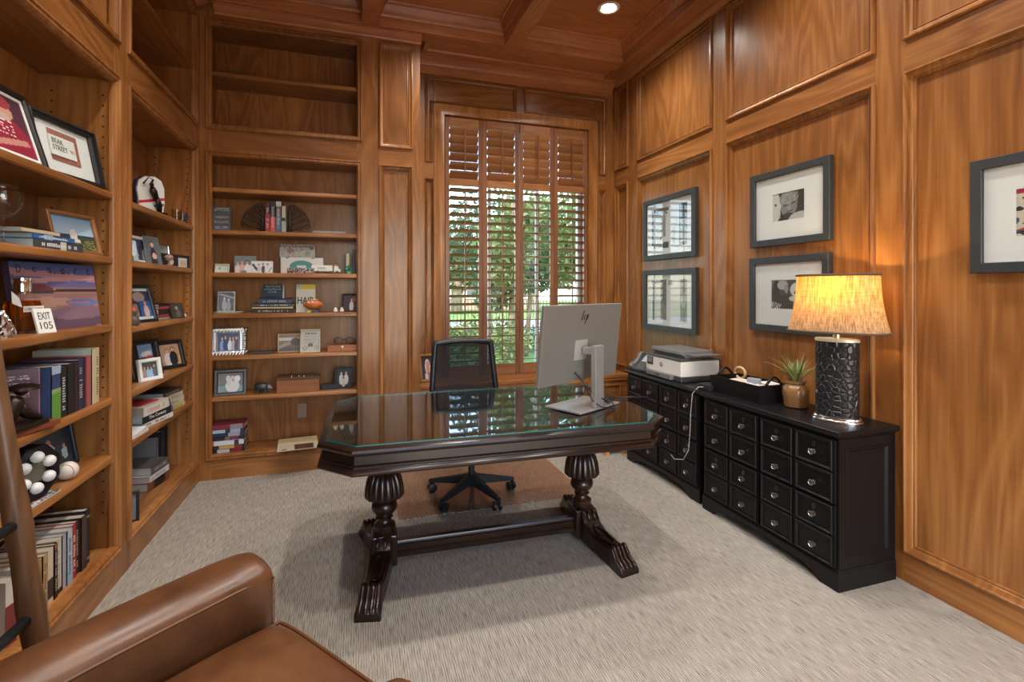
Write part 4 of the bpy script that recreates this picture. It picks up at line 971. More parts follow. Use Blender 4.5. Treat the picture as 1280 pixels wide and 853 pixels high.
MB().box(-.155, .155, -.035, .045, 0, .020).build('base', plain('red_wood', (.20, .045, .022), .35), sc_, bev=.003)
MB().loft([[(x*k, y*k, z) for x, y in ((-.13, -.03), (-.05, -.045), (.10, -.035), (.14, 0), (.08, .035), (-.08, .04))] for k, z in ((1, .020), (.97, .032), (.85, .036))]).build('plinth', BRZ, sc_)
m = MB(); m.tube([(-.06, 0, .035), (-.03, .0, .075), (-.01, 0, .115), (.0, 0, .135)], [.018, .024, .03, .02], 10); m.tube([(.10, .0, .038), (.05, 0, .06), (.0, .0, .10)], [.012, .016, .022], 10); m.tube([(-.01, .01, .12), (-.06, .02, .10), (-.10, .01, .06)], [.014, .011, .008], 8)
m.lathe([(0, 0), (.016, .006), (.022, .02), (.018, .034), (0, .042)], .02, 0, .135, 12); m.build('figure', BRZ, sc_, smooth='all')
m = MB(); m.lathe([(0, 0), (.05, .002), (.046, .012), (.02, .022), (0, .024)], .03, 0, .155, 16); m.build('hat', BRZ, sc_, smooth=True)
# fifth shelf
T = thing('display_case', 'black octagonal case of golf balls on the fifth shelf', 'display case', (-1.15, 2.305, zE), R(74))
def oc(r_): return [(r_*math.cos(PI/8+PI/4*k), .108+r_*1.0*math.sin(PI/8+PI/4*k)) for k in range(8)]
MB().prism(oc(.104), .0, .19, (0, 2, 1)).build('case', plain('case_black', (.006, .006, .007), .25), T, bev=.004)
MB(lambda a, b, c: (a, -c, b)).frame(oc(.104), [(0, -.004), (0, .010), (.030, .006), (.030, -.004)]).build('rim', plain('case_rim', (.010, .010, .012), .3), T)
BALL = plain('golf_ball', (.72, .72, .70), .35, bump=.3, nscale=400)
MB().box(-.045, .045, -.0015, 0, .07, .145).build('badge_plate', P_((.12, .11, .08)), T)
for k in range(6):
    a = PI/3*k+.5; m = MB(); m.lathe([(.0213*math.sin(PI*i/10), -.0213*math.cos(PI*i/10)) for i in range(11)], .058*math.cos(a), -.010, .108+.058*math.sin(a), 16); m.build('golf_ball', BALL, T, smooth='all')
bs = thing('baseball', 'white baseball with red stitching on the fifth shelf', 'ball', (-1.15, 2.53, zE), 0)
m = MB(); m.lathe([(.0370*math.sin(PI*i/14), .037-.037*math.cos(PI*i/14)) for i in range(15)], n=24); m.build('leather', plain('ball_leather', (.62, .57, .47), .55), bs, smooth='all')
for sg in (1, -1):
    pth = []
    for k in range(21):
        a = -1.9+3.8*k/20; p = Vector((math.cos(a)*.8, sg*.55, math.sin(a)*.8)).normalized()*.0373; pth.append((p.x, p.y*1, p.z+.037))
    MB().tube(pth, .0012, 5).build('stitching', P_((.42, .05, .04)), bs, smooth='all')
im = paint(canvas(40, 30, (.015, .03, .05), (.03, .03, .035), .3), [('p', .36, .0, .62, (.65, .66, .68), SKIN, (.05, .03, .02)), ('p', .50, .05, .66, (.02, .04, .12), SKIN, (.05, .03, .02)), ('p', .64, .1, .7, (.68, .68, .7), SKIN, (.05, .03, .02)), ('p', .88, .15, .4, (.35, .55, .55), SKIN, (.05, .03, .02)), ('p', .15, .2, .4, (.4, .2, .15), SKIN, (.05, .03, .02))])
easel('dark framed photo of ballplayers behind the baseball, fifth shelf', (-1.25, 2.60, zE), .36, .20, plain('navy_frame', (.006, .016, .03), .3), .018, im, rz=R(80), lean=R(10))
T = thing('magazine', 'glossy magazine lying under the golf ball case at the shelf edge', 'magazine', (-1.116, 2.29, zE), R(88))
MB().box(-.11, .11, 0, .10, 0, .004).build('pages', P_((.55, .53, .5)), T)
im = paint(canvas(26, 20, (.35, .33, .32), None, .5, 5), [('s', 0, 0, 1, 1, .35, (.03, .03, .03)), ('s', 0, 0, 1, 1, .2, (.8, .8, .78)), ('r', .5, .2, .8, .5, (.25, .06, .05))]); printed('cover', im, .22, .10, T, (0, .001, .0045), (R(-90), 0, 0)) if False else printed('cover', im[::-1], .22, .10, T, (0, .10, .0045), (R(90), 0, 0))
# deck row
g = 'upright books on the bottom deck of the near left bay'
row = [('white-spined paperback nearest the wooden post, bottom row', .026, .205, (.66, .62, .56), (.08, .07, .07), None), ('golden tan book second in the bottom row', .027, .215, (.42, .23, .075), None, None), ('tan book third in the bottom row', .026, .225, (.44, .29, .13), (.2, .1, .05), None), ('cream book with a black base band in the bottom row', .036, .238, (.60, .50, .34), None, [(.1, .45, (.03, .025, .02))]), ('slim black book between cream ones, bottom row', .020, .25, (.022, .014, .012), (.4, .3, .2), [(.9, 1, (.25, .10, .04))]), ('cream and grey book with black foot, bottom row', .036, .265, (.56, .51, .42), (.35, .33, .3), [(0, .09, (.02, .02, .02))]), ('lavender grey book in the bottom row', .024, .268, (.36, .36, .42), None, None), ('pale blue book with deep blue lettering in the bottom row', .034, .285, (.40, .50, .52), (.05, .12, .3), [(0, .25, (.3, .42, .55))]), ('bright red book in the bottom row', .030, .292, (.36, .02, .03), (.6, .5, .4), None), ('black patterned book right of the red one, bottom row', .026, .29, (.03, .022, .02), (.35, .25, .15), None), ('dark brown book right of the black patterned one', .040, .31, (.05, .026, .024), None, None), ('tall black hardback ending the bottom row', .032, .345, (.014, .015, .018), None, [(.08, .12, (.2, .2, .22)), (.84, .88, (.2, .2, .22))])]
K_ = 1.21; y = 2.292
for lab, t_, h_, col, sp, st_ in row:
    book(lab, (-1.148-.010*rnd.random(), y+t_*K_/2, DK1), t_*K_-.0012, .205+(h_-.205)*.30, .19, col, R(90), group=g, spine=sp, stripe=st_); y += t_*K_
book('white and red book leaning left of the wooden post, bottom deck', (-1.15, 2.175, DK1), .045, .225, .2, (.60, .56, .50), R(80), group=g, stripe=[(.0, .62, (.20, .03, .03)), (.05, .14, (.03, .03, .03))])
book('grey-jacketed book beside the leaning one, bottom deck', (-1.17, 2.235, DK1), .030, .20, .2, (.33, .31, .29), R(90), group=g)

# ================================================================== left bookcase, far bay
zA, zB, zC, zD, zE = L2
G3 = 'photos in the far left bay'
T = thing('trophy', 'white shield trophy with red stripe and bronze golfer, top of the far left bay', 'trophy', (-1.18, 3.53, zA), R(62)); T.scale = (.86,)*3
sh_ = [(-.10, 0), (.10, 0), (.115, .08), (.112, .20), (.085, .255), (.03, .275), (-.05, .262), (-.10, .225), (-.118, .16), (-.105, .10)]
MB().prism(sh_, .02, .055, (0, 2, 1)).build('shield', plain('shield_edge', (.03, .025, .05), .4), T, bev=.004)
MB().prism([(p*.93, .008+q*.95) for p, q in sh_], .012, .02, (0, 2, 1)).build('shield_face', plain('shield_white', (.68, .68, .66), .35), T)
MB(lambda a, b, c: (a, b, c)).hexa([(-.098, .0105, .062), (.104, .0105, .112), (.104, .012, .112), (-.098, .012, .062), (-.098, .0105, .082), (.104, .0105, .132), (.104, .012, .132), (-.098, .012, .082)]).build('red_stripe', P_((.45, .02, .04)), T)
MB().hexa([(.02, .0105, .052), (.10, .0105, .072), (.10, .012, .072), (.02, .012, .052), (.02, .0105, .068), (.10, .0105, .088), (.10, .012, .088), (.02, .012, .068)]).build('navy_stripe', P_((.05, .05, .13)), T)
MB().box(-.075, .085, -.04, .03, 0, .018).build('base', plain('trophy_base', (.012, .011, .012), .3), T, bev=.003)
m = MB(); m.tube([(.035, -.012, .02), (.03, -.012, .08), (.015, -.012, .12)], [.011, .015, .018], 9); m.tube([(.055, -.005, .02), (.05, -.010, .07), (.02, -.012, .115)], [.010, .013, .016], 9); m.tube([(.015, -.012, .11), (-.01, -.014, .16), (-.02, -.014, .185)], [.018, .024, .015], 9)
m.tube([(-.02, -.02, .18), (-.045, -.028, .20), (-.025, -.03, .235)], [.011, .009, .007], 8); m.lathe([(.014*math.sin(PI*i/8), -.014*math.cos(PI*i/8)) for i in range(9)], -.022, -.014, .203, 10); m.build('golfer', BRZ, T, smooth='all')
MB().tube([(-.025, -.03, .235), (-.05, -.02, .25), (-.075, .0, .20)], [.003, .003, .006], 7).build('golf_club', BLACKP, T, smooth='all')
for k, (yy, lab) in enumerate(((3.855, 'small clear shot glass nearer the trophy'), (3.96, 'small clear shot glass with a blue crest, right of the plain one'))):
    T = thing('shot_glass', lab, 'glass', (-1.15, yy, zA), R(75), 'shot glasses beside the trophy')
    MB().lathe([(0, 0), (.026, 0), (.033, .078), (.031, .078), (.025, .010), (0, .010)], n=20).build('tumbler', glassy('thick_glass', (.90, .92, .93), 1.5), T, smooth=True)
    if k: MB(lambda a, b, c: (a, -.0315-c, b+.04)).frame([(.019*math.cos(q*PI/6), .024*math.sin(q*PI/6)) for q in range(12)], [(0, 0), (0, .001), (.012, .001), (.012, 0)]).build('crest', P_((.02, .05, .16)), T)
im = paint(canvas(26, 18, (.34, .39, .38), (.36, .34, .28), .1), [('s', .05, .8, .6, .97, .5, (.08, .1, .1)), ('r', .72, .2, .82, .45, (.05, .05, .05))])
LF('thin silver frame with a pale misty picture, behind a white frame', (-1.250, 3.812, 0.425, 0.153), zB, 'silver', .007, im, rz=88, lean=R(5), group=G3)
im = paint(canvas(30, 24, (.04, .055, .13), (.05, .06, .12), .2), [('p', .28, -.1, .95, (.45, .35, .3), SKIN, (.25, .12, .06)), ('p', .66, -.05, .92, (.72, .70, .66), SKIN, (.28, .12, .05))])
LF('white frame with a couple against blue, second shelf of the far left bay', (-1.180, 3.396, 0.389, 0.154), zB, 'white', .018, im, rz=86, lean=R(6), group=G3)
im = paint(canvas(20, 26, (.10, .13, .15), (.12, .14, .15), .2), [('p', .5, -.1, .95, (.03, .03, .05), (.6, .36, .24), (.05, .03, .025)), ('e', .55, .3, .14, .12, (.62, .4, .28))])
T = thing('photo_print', 'small unframed photo of a woman leaning on the white frame', 'photo', (-1.145, 3.46, zB), R(74), G3, R(10)); MB().box(-.066, .066, .0, .003, 0, .165).build('card', P_((.3, .32, .33)), T); printed('photo', im, .13, .163, T, (0, -.0006, 0))
T = thing('photo_print', 'small pale blue card in front of the white frame', 'photo', (-1.14, 3.15, zB), R(85), G3, R(8)); MB().box(-.05, .05, 0, .003, 0, .115).build('card', P_((.4, .55, .62)), T); im = paint(canvas(14, 16, (.38, .62, .74), (.30, .45, .5), .1), [('e', .2, .1, .3, .35, (.12, .08, .06)), ('e', .6, .55, .3, .3, (.6, .7, .75))]); printed('photo', im, .1, .115, T, (0, -.0006, 0))
T = thing('display_box', 'small black display box with a round and a square ornament, far left bay', 'box', (-1.16, 3.85, zB), R(74)); T.scale = (1.15, 1, 1); MB().box(-.135, .135, .0, .05, 0, .083).build('box', P_((.02, .018, .025)), T, bev=.002)
MB(lambda a, b, c: (a-.045, -.006-c, b+.030)).lathe([(0, .0), (.020, .0), (.020, .004), (0, .004)], n=18).build('medallion', P_((.62, .52, .42)), T)
MB().box(.02, .092, -.014, -.004, 0, .062).build('ornament', P_((.58, .54, .47)), T, bev=.002); MB().box(.03, .082, -.0148, -.013, .012, .046).build('ornament_face', P_((.5, .38, .33)), T)
m = MB(); m.lathe([(0, 0), (.016, 0), (.006, .01), (.006, .03), (.02, .036), (.026, .05), (.02, .066), (0, .072)], n=14); T = m.build('figurine', plain('pink_stone', (.30, .19, .15), .5), smooth=True); T.location = (-1.135, 3.655, zB); tag(T, 'small round pinkish figurine between the photo and the black box', 'figurine')
# third shelf
im = paint(canvas(44, 44, (.5, .56, .62)), [('r', .0, .08, .26, .92, (.03, .10, .28)), ('r', .32, .08, 1, .92, (.03, .03, .06)), ('e', .62, .72, .22, .16, (.30, .22, .20)), ('r', .60, .08, 1, .58, (.02, .10, .32)), ('p', .80, .05, .55, (.55, .36, .30), SKIN, (.30, .12, .05)), ('r', .34, .12, .5, .5, (.25, .18, .12)), ('e', .12, .3, .08, .2, (.4, .2, .15))])
LF('black double-portrait photo frame, third shelf of the far left bay', (-1.165, 3.348, 0.279, 0.225), zC, 'black', .020, im, rz=78, lean=R(14), group=G3)
T = thing('figurine', 'small dark rounded figurine in front of the double portrait', 'figurine', (-1.135, 3.12, zC), 0)
m = MB(); m.lathe([(0, 0), (.03, .002), (.034, .02), (.026, .042), (.016, .05), (.02, .062), (.016, .08), (0, .085)], n=16); m.build('body', P_((.07, .05, .04)), T, smooth=True); MB().lathe([(0, .074), (.017, .076), (.014, .092), (0, .1)], n=14).build('cap', P_((.5, .10, .06)), T, smooth=True)
g = 'small red and black books lying on the third shelf of the far left bay'
z = zC
for k, (col, t_, lab) in enumerate((((.32, .30, .28), .013, 'thin grey booklet at the bottom of the red and black stack'), ((.30, .05, .04), .02, 'dull red book second from the bottom of the small stack'), ((.02, .018, .018), .032, 'thick black book in the middle of the small stack'), ((.42, .05, .05), .018, 'bright red book second from the top of the small stack'), ((.012, .012, .014), .014, 'black book on top of the small stack'))):
    book(lab, (-1.165, 3.73+.004*((k*3) % 4), z), t_, .24, .15, col, R(82+k), True, g); z += t_+.0004
im = paint(canvas(18, 18, (.05, .045, .035), None, .4), [('e', .45, .7, .12, .12, (.3, .26, .22)), ('e', .55, .3, .2, .25, (.13, .1, .08))])
T = thing('photo_print', 'small dark photo plaque propped before the red and black books', 'photo', (-1.122, 3.80, zC), R(72), G3, R(12)); MB().box(-.062, .062, 0, .006, 0, .10).build('plaque', P_((.03, .028, .022)), T); printed('photo', im, .118, .096, T, (0, -.0006, .002))
m = MB(); m.lathe([(0, 0), (.022, .003), (.026, .014), (.016, .026), (0, .03)], n=8); T = m.build('stone', plain('white_stone', (.68, .62, .52), .6)); T.location = (-1.13, 3.89, zC); tag(T, 'small white stone at the end of the third shelf of the far left bay', 'stone')
# fourth shelf
im = paint(canvas(30, 40, (.012, .012, .015)), [('r', .3, .55, .85, .97, (.18, .32, .52)), ('e', .6, .66, .22, .10, (.52, .5, .5)), ('r', .25, .3, .9, .52, (.10, .09, .05)), ('e', .7, .5, .12, .09, (.45, .05, .06)), ('s', .2, .25, .95, .5, .2, (.3, .2, .15))])
LF('tall black frame with a blue and red photo, fourth shelf of the far left bay', (-1.200, 3.536, 0.236, 0.224), zD, 'black', .022, im, rz=70, lean=R(12), group=G3)
im = paint(canvas(28, 36, (.40, .24, .16), (.42, .26, .17), .15), [('p', .38, -.02, .82, (.60, .55, .53), SKIN, (.2, .1, .06)), ('p', .66, -.02, .9, (.012, .012, .018), SKIN, (.12, .06, .04)), ('r', .85, .0, 1, .7, (.45, .22, .08))])
LF('black frame with a wedding couple, right end of the far bay\'s fourth shelf', (-1.165, 3.847, 0.201, 0.193), zD, 'black', .026, im, rz=60, lean=R(15), group=G3)
im = paint(canvas(26, 22, (.06, .08, .07), (.07, .06, .05), .3), [('p', .2, .0, .8, (.3, .22, .2), SKIN, (.05, .03, .02)), ('p', .42, -.05, .85, (.25, .4, .58), SKIN, (.05, .03, .02)), ('p', .62, -.05, .8, (.28, .42, .6), SKIN, (.05, .03, .02)), ('p', .82, .0, .85, (.1, .1, .12), SKIN, (.05, .03, .02))])
LF('small white frame with a group photo, front of the fourth shelf', (-1.130, 3.372, 0.145, 0.130), zD, 'white', .022, im, rz=62, lean=R(10), group=G3)
im = paint(canvas(16, 24, (.04, .045, .03), None, .3), [('e', .5, .6, .2, .12, (.45, .35, .2)), ('e', .6, .3, .3, .2, (.12, .12, .08))])
LF('dark frame partly hidden by the bookcase stile, fourth shelf of the far left bay', (-1.165, 3.07, .13, .165), zD, 'black', .02, im, rz=80, lean=R(10), group=G3)
# fifth shelf: two stacks
g = 'books stacked on the fifth shelf of the far left bay'
z = zE
for k, (col, t_, ln, lab, ti, tc) in enumerate((((.50, .44, .12), .030, .265, 'yellow-green spined book at the bottom of the rear stack', None, None), ((.50, .46, .34), .040, .26, 'cream spined book in the rear stack with a dark bookmark', None, None), ((.46, .40, .29), .036, .255, 'pale tan spined book in the rear stack', None, None), ((.03, .025, .02), .026, .24, 'black book on top of the rear stack', None, None))):
    book(lab, (-1.148, 3.80-.010*k, z), t_, ln, .20, col, R(80+k), True, g, spine=(.25, .2, .12), page=plain('bluish_pages', (.36, .40, .43), .7)); z += t_+.0005
z = zE
for k, (col, t_, ln, lab, ti, tc) in enumerate((((.62, .60, .56), .030, .30, 'white spined book at the bottom of the front stack', None, (.05, .05, .05)), ((.015, .014, .014), .040, .29, 'black spined book with white title in the front stack', 'The Century', (.75, .75, .72)), ((.60, .55, .48), .056, .27, 'thick cream spined book with red title on top of the front stack', None, (.4, .1, .1)))):
    book(lab, (-1.125, 3.45-.012*k, z), t_, ln, .19, col, R(78+2*k), True, g, spine=None if ti else ((.08, .07, .07) if k == 0 else (.45, .25, .2)), title=ti, tcol=tc or (.7, .7, .7), page=plain('tan_pages', (.30, .25, .19), .8) if k == 2 else plain('bluish_pages', (.36, .40, .43), .7)); z += t_+.0005
T = thing('magazine', 'red-covered booklet on top of the front stack, far left bay', 'magazine', (-1.15, 3.40, z), R(80)); MB().box(-.09, .09, 0, .14, 0, .006).build('pages', P_((.40, .05, .05)), T)
m = MB(); m.tube([(-1.125, 3.60, zE+.135), (-1.120, 3.615, zE+.10), (-1.116, 3.63, zE+.06)], [.002, .003, .003], 6); m.lathe([(0, 0), (.012, .002), (.010, .03), (.006, .06), (0, .066)], -1.116, 3.635, zE, 10); tag(m.build('tassel', plain('navy_tassel', (.03, .045, .09), .7), smooth='all'), 'dark blue tassel hanging between the two book stacks', 'tassel')
T = thing('papers', 'loose white papers at the shelf edge left of the front stack', 'papers', (-1.135, 3.17, zE), R(86))
MB().hexa([(-.11, -.015, 0), (.10, -.015, 0), (.10, .15, 0), (-.11, .15, 0), (-.11, -.015, .004), (.10, -.015, .018), (.10, .15, .018), (-.11, .15, .004)]).build('pile', P_((.56, .52, .48)), T); MB().hexa([(-.11, -.010, .006), (.09, -.010, .022), (.09, .15, .022), (-.11, .15, .006), (-.11, -.010, .009), (.09, -.010, .030), (.09, .15, .030), (-.11, .15, .009)]).build('top_sheet', P_((.68, .68, .68)), T)
# bottom deck
g = 'books on the bottom deck of the far left bay'
z = DK1
for k, (col, t_, ln, dd, lab) in enumerate((((.16, .055, .02), .052, .235, .21, 'brown spined book at the bottom of the deck stack'), ((.58, .57, .54), .040, .23, .20, 'white spined book second in the deck stack'), ((.10, .095, .09), .048, .215, .19, 'grey and black book on top of the deck stack'))):
    book(lab, (-1.19, 3.66+.01*k, z), t_, ln, dd, col, R(80+2*k), True, g, spine=(.3, .3, .32) if k else None, stripe=[(.25, .8, (.05, .02, .015)), (.28, .77, (.5, .4, .3)), (.31, .74, (.03, .012, .01))] if k == 0 else None, page=plain('pale_pages', (.50, .49, .44), .8)); z += t_+.0005
for k, (yy, h_, t_, col, lab) in enumerate(((3.835, .255, .022, (.20, .20, .20), 'grey upright book behind the deck stack'), (3.925, .275, .05, (.014, .018, .028), 'navy binder standing at the right of the deck stack'), (4.01, .285, .022, (.018, .018, .02), 'slim black book at the far right of the bottom deck'))):
    book(lab, (-1.255, yy, DK1), t_, h_, .14, col, R(90), False, g, stripe=[(.02, .05, (.3, .3, .32))] if k else None)
T = easel('small black framed picture standing edge-on beside the stile, bottom deck', (-1.15, 3.10, DK1), .10, .16, 'black', .014, canvas(8, 10, (.2, .2, .2)), rz=R(20), lean=R(8))

# ================================================================== far bookcase
S2, S3, S4, S5, S6 = B_[1:]
DKB = .18
def BF(label, spec, z, *a, rz=0, **k): cx, cy, w, h = spec; return easel(label, (cx, cy, z), w, h, *a, rz=R(rz), **k)
FB = 'on the far bookcase'
# second shelf
cx, cy, w_, h_ = (-0.975, 4.240, 0.123, 0.182)
T = thing('book', 'slate blue book facing out at the left end of the second shelf, far bookcase', 'book', (cx, cy, S2), 0, None, R(6)); MB().box(-w_/2, w_/2, .001, .025, 0, h_).build('cover', P_((.05, .065, .085)), T)
im = paint(canvas(30, 40, (.055, .072, .095), None, .2), [('t', .1, .82, .9, .96, 3, (.4, .38, .3)), ('t', .12, .06, .88, .18, 2, (.3, .36, .45))]); printed('cover_print', im, w_, h_, T, (0, .0004, 0))
lettering('WISDOM', w_*.72, h_*.10, P_((.50, .33, .16)), T, (0, -.0006, h_*.56)); lettering('BULLDOG', w_*.78, h_*.10, P_((.50, .33, .16)), T, (0, -.0006, h_*.36))
IRON = plain('dark_iron', (.045, .028, .022), .5, .4)
def tree_end(label, x, sg):
    T = thing('bookend', label, 'bookend', (x, 4.27, S2), 0, 'tree bookends')
    m = MB(); m.tube([(0, 0, 0), (0, 0, .08), (-.003*sg, 0, .15), (0, 0, .215)], [.020, .015, .014, .008], 10); m.build('trunk', IRON, T, smooth='all')
    MB().box(min(0, sg*.16), max(0, sg*.16), -.03, .03, 0, .004).build('foot', IRON, T)
    def dome(t): return (sg*.150*math.cos(t), 0, .045+.165*math.sin(t))
    A = [R(q) for q in (2, 24, 46, 66, 84)]
    for k, t in enumerate(A):
        e = dome(t); p0 = (0, 0, .025+.034*k); c_ = (sg*.075*math.cos(t*.5), 0, p0[2]+.012+.05*math.sin(t))
        pth = [tuple((1-u)**2*p0[i]+2*u*(1-u)*c_[i]+u*u*e[i] for i in range(3)) for u in np.linspace(0, 1, 9)]
        m = MB(); m.tube(pth, [.010, .009, .0085, .0075, .007, .006, .0055, .005, .004], 7); br = m.build('branch', IRON, T, smooth='all')
        for u, r_ in ((.92, .017), (.66, .013)):
            ctr = pth[int(u*8)]
            m = MB(); m.tube([(ctr[0]+r_*math.cos(w*PI/7+k), ctr[1]+.004, ctr[2]+r_*math.sin(w*PI/7+k)) for w in range(13)], .0032, 5); m.build('twig', IRON, br, smooth='all')
        if k < 4:
            n_ = dome(A[k+1]); mid = dome((t+A[k+1])/2)
            m = MB(); m.tube([e, tuple(e[i]*.35+mid[i]*.65 for i in range(3)), tuple(n_[i]*.35+mid[i]*.65 for i in range(3)), n_], .0042, 5); m.build('twig', IRON, br, smooth='all')
            i0 = pth[5]; m = MB(); m.tube([i0, tuple((i0[i]+mid[i])/2+(0, .003, .008)[i] for i in range(3)), mid], .0036, 5); m.build('twig', IRON, br, smooth='all')
tree_end('iron tree bookend left of the upright books', -.695, -1); tree_end('iron tree bookend right of the upright books', -.500, 1)
g = 'upright books between the tree bookends'
x = -.672
for lab, t_, h_, col, sp, st_ in (('dark red and black book, leftmost between the tree bookends', .036, .222, (.045, .012, .014), (.5, .4, .4), [(0, .62, (.25, .02, .035))]), ('black book with a glowing red base, second between the bookends', .038, .232, (.02, .018, .022), (.4, .4, .45), [(0, .5, (.50, .055, .035))]), ('dark book with a blue base, third between the bookends', .040, .238, (.10, .05, .055), (.5, .48, .48), [(0, .52, (.05, .10, .20)), (.85, 1, (.45, .45, .48))]), ('thin cream and black book, rightmost between the bookends', .030, .205, (.42, .38, .28), None, [(.0, .42, (.30, .33, .30)), (.42, .55, (.02, .02, .02))])):
    book(lab, (x+t_/2, 4.225, S2), t_-.001, h_, .16, col, 0, False, g, spine=sp, stripe=st_); x += t_+.001
T = boxthing('notebook', 'flat grey notebook lying near the right of the second shelf', 'notebook', (-.205, 4.29, S2), .25, .15, .018, plain('grey_cloth', (.24, .24, .23), .6), R(2), .002)
# third shelf
cx, cy, w_, h_ = (-0.971, 4.235, 0.097, 0.067)
im = paint(canvas(22, 14, (.62, .60, .50)), [('r', .12, .18, .88, .82, (.55, .66, .62)), ('e', .3, .5, .1, .25, (.2, .4, .45)), ('t', .45, .3, .85, .7, 3, (.3, .5, .5))]); easel('small cream framed card at the left end of the third shelf', (cx, cy, S3), w_, h_, plain('cream_frame', (.62, .58, .44), .5), .006, im, 0, R(8))
T = thing('photo_print', 'standing photo of four people in front of a grey band, third shelf', 'photo', (-.815, 4.25, S3), 0, None, R(4)); MB().box(-.075, .075, 0, .004, 0, .132).build('card', P_((.25, .27, .26)), T)
im = paint(canvas(30, 28, (.18, .22, .22), (.10, .16, .24), .2), [('p', .16, -.1, .78, (.62, .56, .5), SKIN, (.3, .2, .12)), ('p', .36, -.1, .82, (.62, .36, .3), SKIN, (.3, .2, .1)), ('p', .60, -.1, .84, (.66, .67, .68), SKIN, (.12, .08, .05)), ('p', .82, -.1, .84, (.66, .68, .7), SKIN, (.35, .2, .12)), ('r', .3, 0, .55, .15, (.12, .2, .32))]); printed('photo', im, .15, .132, T, (0, -.0006, 0))
cx, cy, w_, h_ = (-0.695, 4.240, 0.151, 0.093)
T = thing('photo_print', 'black and white group photo card on the third shelf', 'photo', (cx, cy, S3), 0, None, R(6)); MB().box(-w_/2, w_/2, 0, .003, 0, h_).build('card', P_((.6, .6, .58)), T)
im = paint(canvas(32, 18, (.62, .61, .60), (.60, .59, .57), .06), [('l', .05, .75, .35, .1, .06, (.04, .04, .06)), ('p', .35, .0, .8, (.5, .48, .48), (.4, .3, .28), (.03, .03, .03)), ('p', .55, .0, .85, (.08, .07, .08), (.4, .3, .28), (.03, .03, .03)), ('p', .75, .0, .85, (.6, .6, .6), (.4, .3, .28), (.03, .03, .03)), ('l', .8, .1, .95, .5, .02, (.1, .1, .12))]); printed('photo', im, w_, h_, T, (0, -.0006, 0))
T = thing('tin_box', 'white box with a teal football emblem on the third shelf', 'box', (-.412, 4.29, S3), 0); MB().box(-.158, .158, 0, .12, 0, .128).build('box', plain('white_box', (.62, .60, .56), .5), T, bev=.002)
m = MB(lambda a, b, c: (a-.005, -.0006-c, b+.060)); m.loft([[(.088*math.cos(q*PI/14), .045*math.sin(q*PI/14)*abs(math.sin(q*PI/14))**.15, z) for q in range(28)] for z in (-.001, .001)]); m.build('emblem', P_((.06, .24, .24)), T); MB().box(-.04, .03, -.0026, -.001, .030, .066).build('emblem_centre', P_((.6, .6, .58)), T)
for a in (-.11, .08): MB().box(a-.010, a+.010, -.002, .004, .121, .127).build('latch', P_((.05, .05, .05)), T)
T = thing('tin_box', 'patterned grey tin lying on the white football box', 'box', (-.448, 4.30, S3+.1285), 0); MB().box(-.132, .132, 0, .09, 0, .105).build('tin', plain('tin_grey', (.33, .31, .29), .4), T, bev=.002)
im = paint(canvas(44, 18, (.36, .34, .32), (.33, .32, .30), .15, 8), [('s', .0, .78, 1, 1, .5, (.06, .025, .03)), ('e', .3, .5, .1, .2, (.25, .12, .12)), ('r', .46, .1, .64, .5, (.36, .33, .22)), ('e', .78, .3, .08, .2, (.2, .25, .2)), ('e', .9, .75, .06, .12, (.08, .05, .05)), ('s', 0, 0, 1, .8, .12, (.15, .1, .1))]); printed('tin_print', im, .262, .103, T, (0, -.0006, .001))
im = paint(canvas(28, 8, (.05, .03, .03), None, .3), [('s', 0, 0, 1, 1, .3, (.5, .45, .4)), ('s', 0, 0, 1, 1, .15, (.2, .06, .05))])
T = thing('photo_strip', 'low panoramic photo strip in front of the white football box', 'photo', (-.415, 4.225, S3), 0); MB().box(-.10, .10, 0, .003, 0, .042).build('card', P_((.2, .17, .15)), T); printed('photo', im, .198, .040, T, (0, -.0006, .001))
T = thing('toy_truck', 'white toy delivery truck on the third shelf', 'toy', (-.235, 4.235, S3), 0)
WH = plain('toy_white', (.64, .62, .57), .4)
MB().box(-.105, .055, 0, .05, .018, .066).build('trailer', WH, T, bev=.002); MB().loft([[(x, y, z) for x, y in rect(a, b, 0, .045)] for z, a, b in ((.014, .063, .115), (.036, .063, .115), (.038, .063, .104), (.062, .066, .096))]).build('cab', WH, T, bev=.002); MB().box(-.10, .11, .005, .045, .010, .018).build('chassis', BLACKP, T)
MB().box(.098, .1045, .004, .041, .040, .056).build('windscreen', P_((.02, .025, .03)), T); MB().box(-.06, .0, -.0006, .0, .034, .052).build('side_print', P_((.45, .40, .38)), T)
for x in (-.085, -.06, .035, .09):
    for y in (.0, .05): MB(lambda a, b, c: (x+a, y-.004+c, .0115+b)).lathe([(0, 0), (.0115, 0), (.0115, .008), (0, .008)], n=14).build('wheel', BLACKP, T)
im = paint(canvas(12, 16, (.3, .17, .06), None, .3), [('e', .5, .5, .3, .3, (.13, .045, .02)), ('e', .5, .7, .16, .12, (.5, .3, .1))]); easel('tiny golden picture behind the toy truck', (-.165, 4.35, S3), .058, .098, 'wood', .006, im, 0, R(5))
m = MB(); m.lathe([(0, 0), (.017, 0), (.018, .004), (.017, .165), (.014, .170), (0, .172)], n=18); T = m.build('candle', plain('ivory', (.52, .47, .33), .5), smooth=True); T.location = (-.065, 4.30, S3); tag(T, 'ivory pillar candle near the right end of the third shelf', 'candle')
T = thing('clover_ornament', 'green clover ornament in front of the ivory candle', 'ornament', (-.055, 4.235, S3), 0)
GRN = plain('clover_green', (.015, .13, .06), .25)
